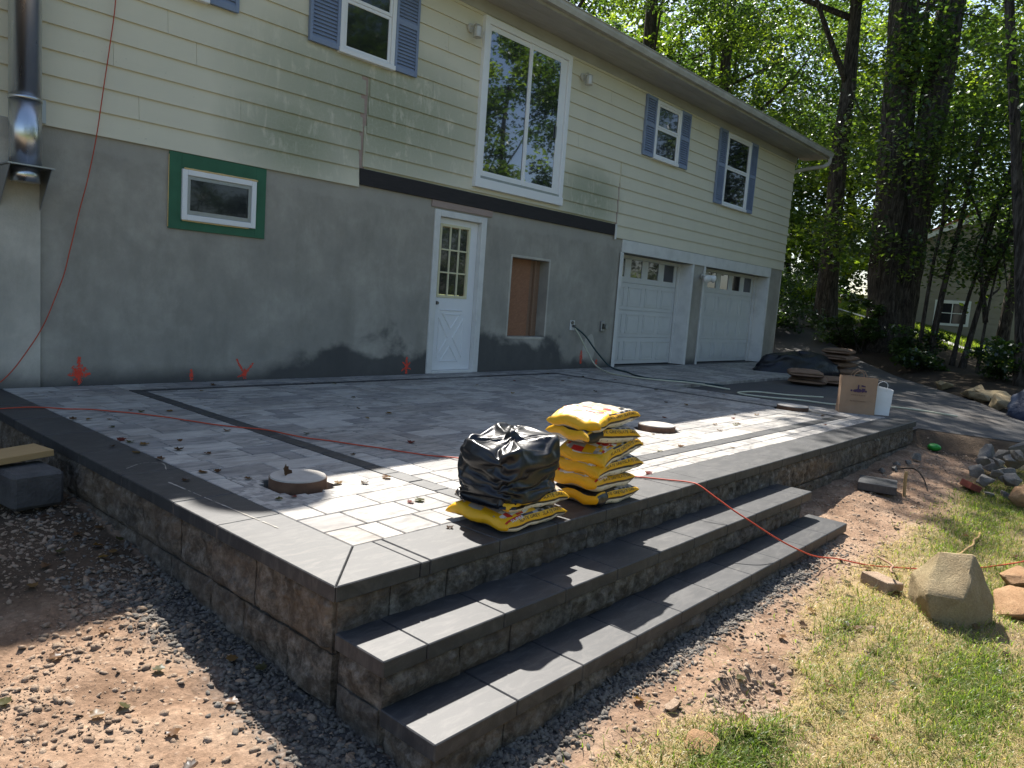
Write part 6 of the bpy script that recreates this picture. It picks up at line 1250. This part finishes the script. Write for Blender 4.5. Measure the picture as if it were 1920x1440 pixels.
# ------------------------------------------------------------------ fallen leaves
def leaf_mesh(seed, tint, s_=1.0):
    r = random.Random(seed); pts = []
    prof = [(0, -0.48), (0.13, -0.30), (0.34, -0.32), (0.33, -0.12), (0.48, 0.06), (0.33, 0.17), (0.29, 0.34), (0.13, 0.36), (0.0, 0.52)]
    out_ = prof + [(-x, y) for x, y in prof[-2:0:-1]]; v = [(0, 0, 0)] + [(x, y, 0) for x, y in out_]; cu, cv = r.uniform(-1.2, 1.6), r.uniform(0.4, 2.0); R_ = []
    for x, y, z in v: R_.append((x, y, 0.55 * cv * x * x + 0.4 * cu * y * y + 0.12 * noise.noise((x * 3 + seed, y * 3, 1))))
    zmin = min(p[2] for p in R_); R_ = [(x * s_, y * s_, (z - zmin) * s_ + 0.002) for x, y, z in R_]; n = len(out_)
    me = bpy.data.meshes.new("fallen_leaf"); me.from_pydata(R_, [], [(0, 1 + i, 1 + (i + 1) % n) for i in range(n)]); ca_ = me.color_attributes.new("tint", 'FLOAT_COLOR', 'POINT'); ca_.data.foreach_set("color", [c for _ in R_ for c in (*tint, 1)]); me.materials.append(M_DRY); me.shade_smooth(); return me
LT = [(0.11, 0.055, 0.03), (0.15, 0.08, 0.04), (0.07, 0.042, 0.028), (0.15, 0.035, 0.028), (0.085, 0.08, 0.035), (0.20, 0.12, 0.05)]
LM = [leaf_mesh(i, LT[i % 6], 0.054) for i in range(12)]
spots = [(2.015, -3.70), (2.654, -4.065), (2.48, -4.094), (2.444, -4.516), (2.501, -4.519), (2.36, -4.02), (1.96, -3.471), (1.887, -3.454), (1.74, -2.61), (1.854, -2.455), (1.874, -2.54), (1.787, -2.838), (1.832, -3.055), (2.141, -2.624), (2.017, -2.882), (2.312, -1.425), (2.352, -1.521), (2.541, -1.574), (1.847, -1.645), (2.047, -1.735), (2.32, -4.93), (2.36, -5.02), (4.9, -4.5), (5.6, -4.75), (6.3, -4.3), (6.6, -4.1), (6.9, -4.2), (7.2, -4.0)]
rs = random.Random(4); 
while len(spots) < 88: spots.append((rs.uniform(1.6, 9.3), rs.uniform(-4.9, -0.3)))
for i, (x, y) in enumerate(spots):
    if 2.35 < x < 3.65 and -5.25 < y < -4.6: continue
    z = 0.003
    if any(math.hypot(x - a, y - b) < r_ + 0.04 for a, b, r_ in LIDS): continue
    o = link("fallen_leaf", LM[i % 12], None, loc=(x, y, z), rz=rs.uniform(0, 6.28)); k_ = rs.uniform(0.7, 1.25); o.scale = (k_, k_, k_); o.rotation_euler[0] = rs.gauss(0, 0.12); tag(o, "curled dry brown leaf lying on the patio pavers", "leaf", "dry leaves on the patio")
o = link("fallen_leaf", leaf_mesh(77, (0.09, 0.05, 0.035), 0.10), None, loc=(2.13, -3.885, 0.056), rz=0.6); o.rotation_euler[0] = 1.1; tag(o, "upright curled leaf standing on the nearest concrete lid", "leaf")
for i in range(90):
    if i < 45: x, y = rs.uniform(0.2, 1.5), rs.uniform(-6.2, -2.2)
    else: x, y = rs.uniform(2.0, 7.5), rs.uniform(-7.0, -5.85)
    o = link("fallen_leaf", LM[(i * 5 + (4 if i % 3 == 0 else 0)) % 12], None, loc=(x, y, T(x, y) + 0.012), rz=rs.uniform(0, 6.28)); o.rotation_euler[1] = rs.gauss(0, 0.2); tag(o, "dry leaf lying on the soil left of the patio" if i < 45 else "dry leaf lying on the patchy lawn", "leaf", "dry leaves on the soil" if i < 45 else "dry leaves on the lawn")
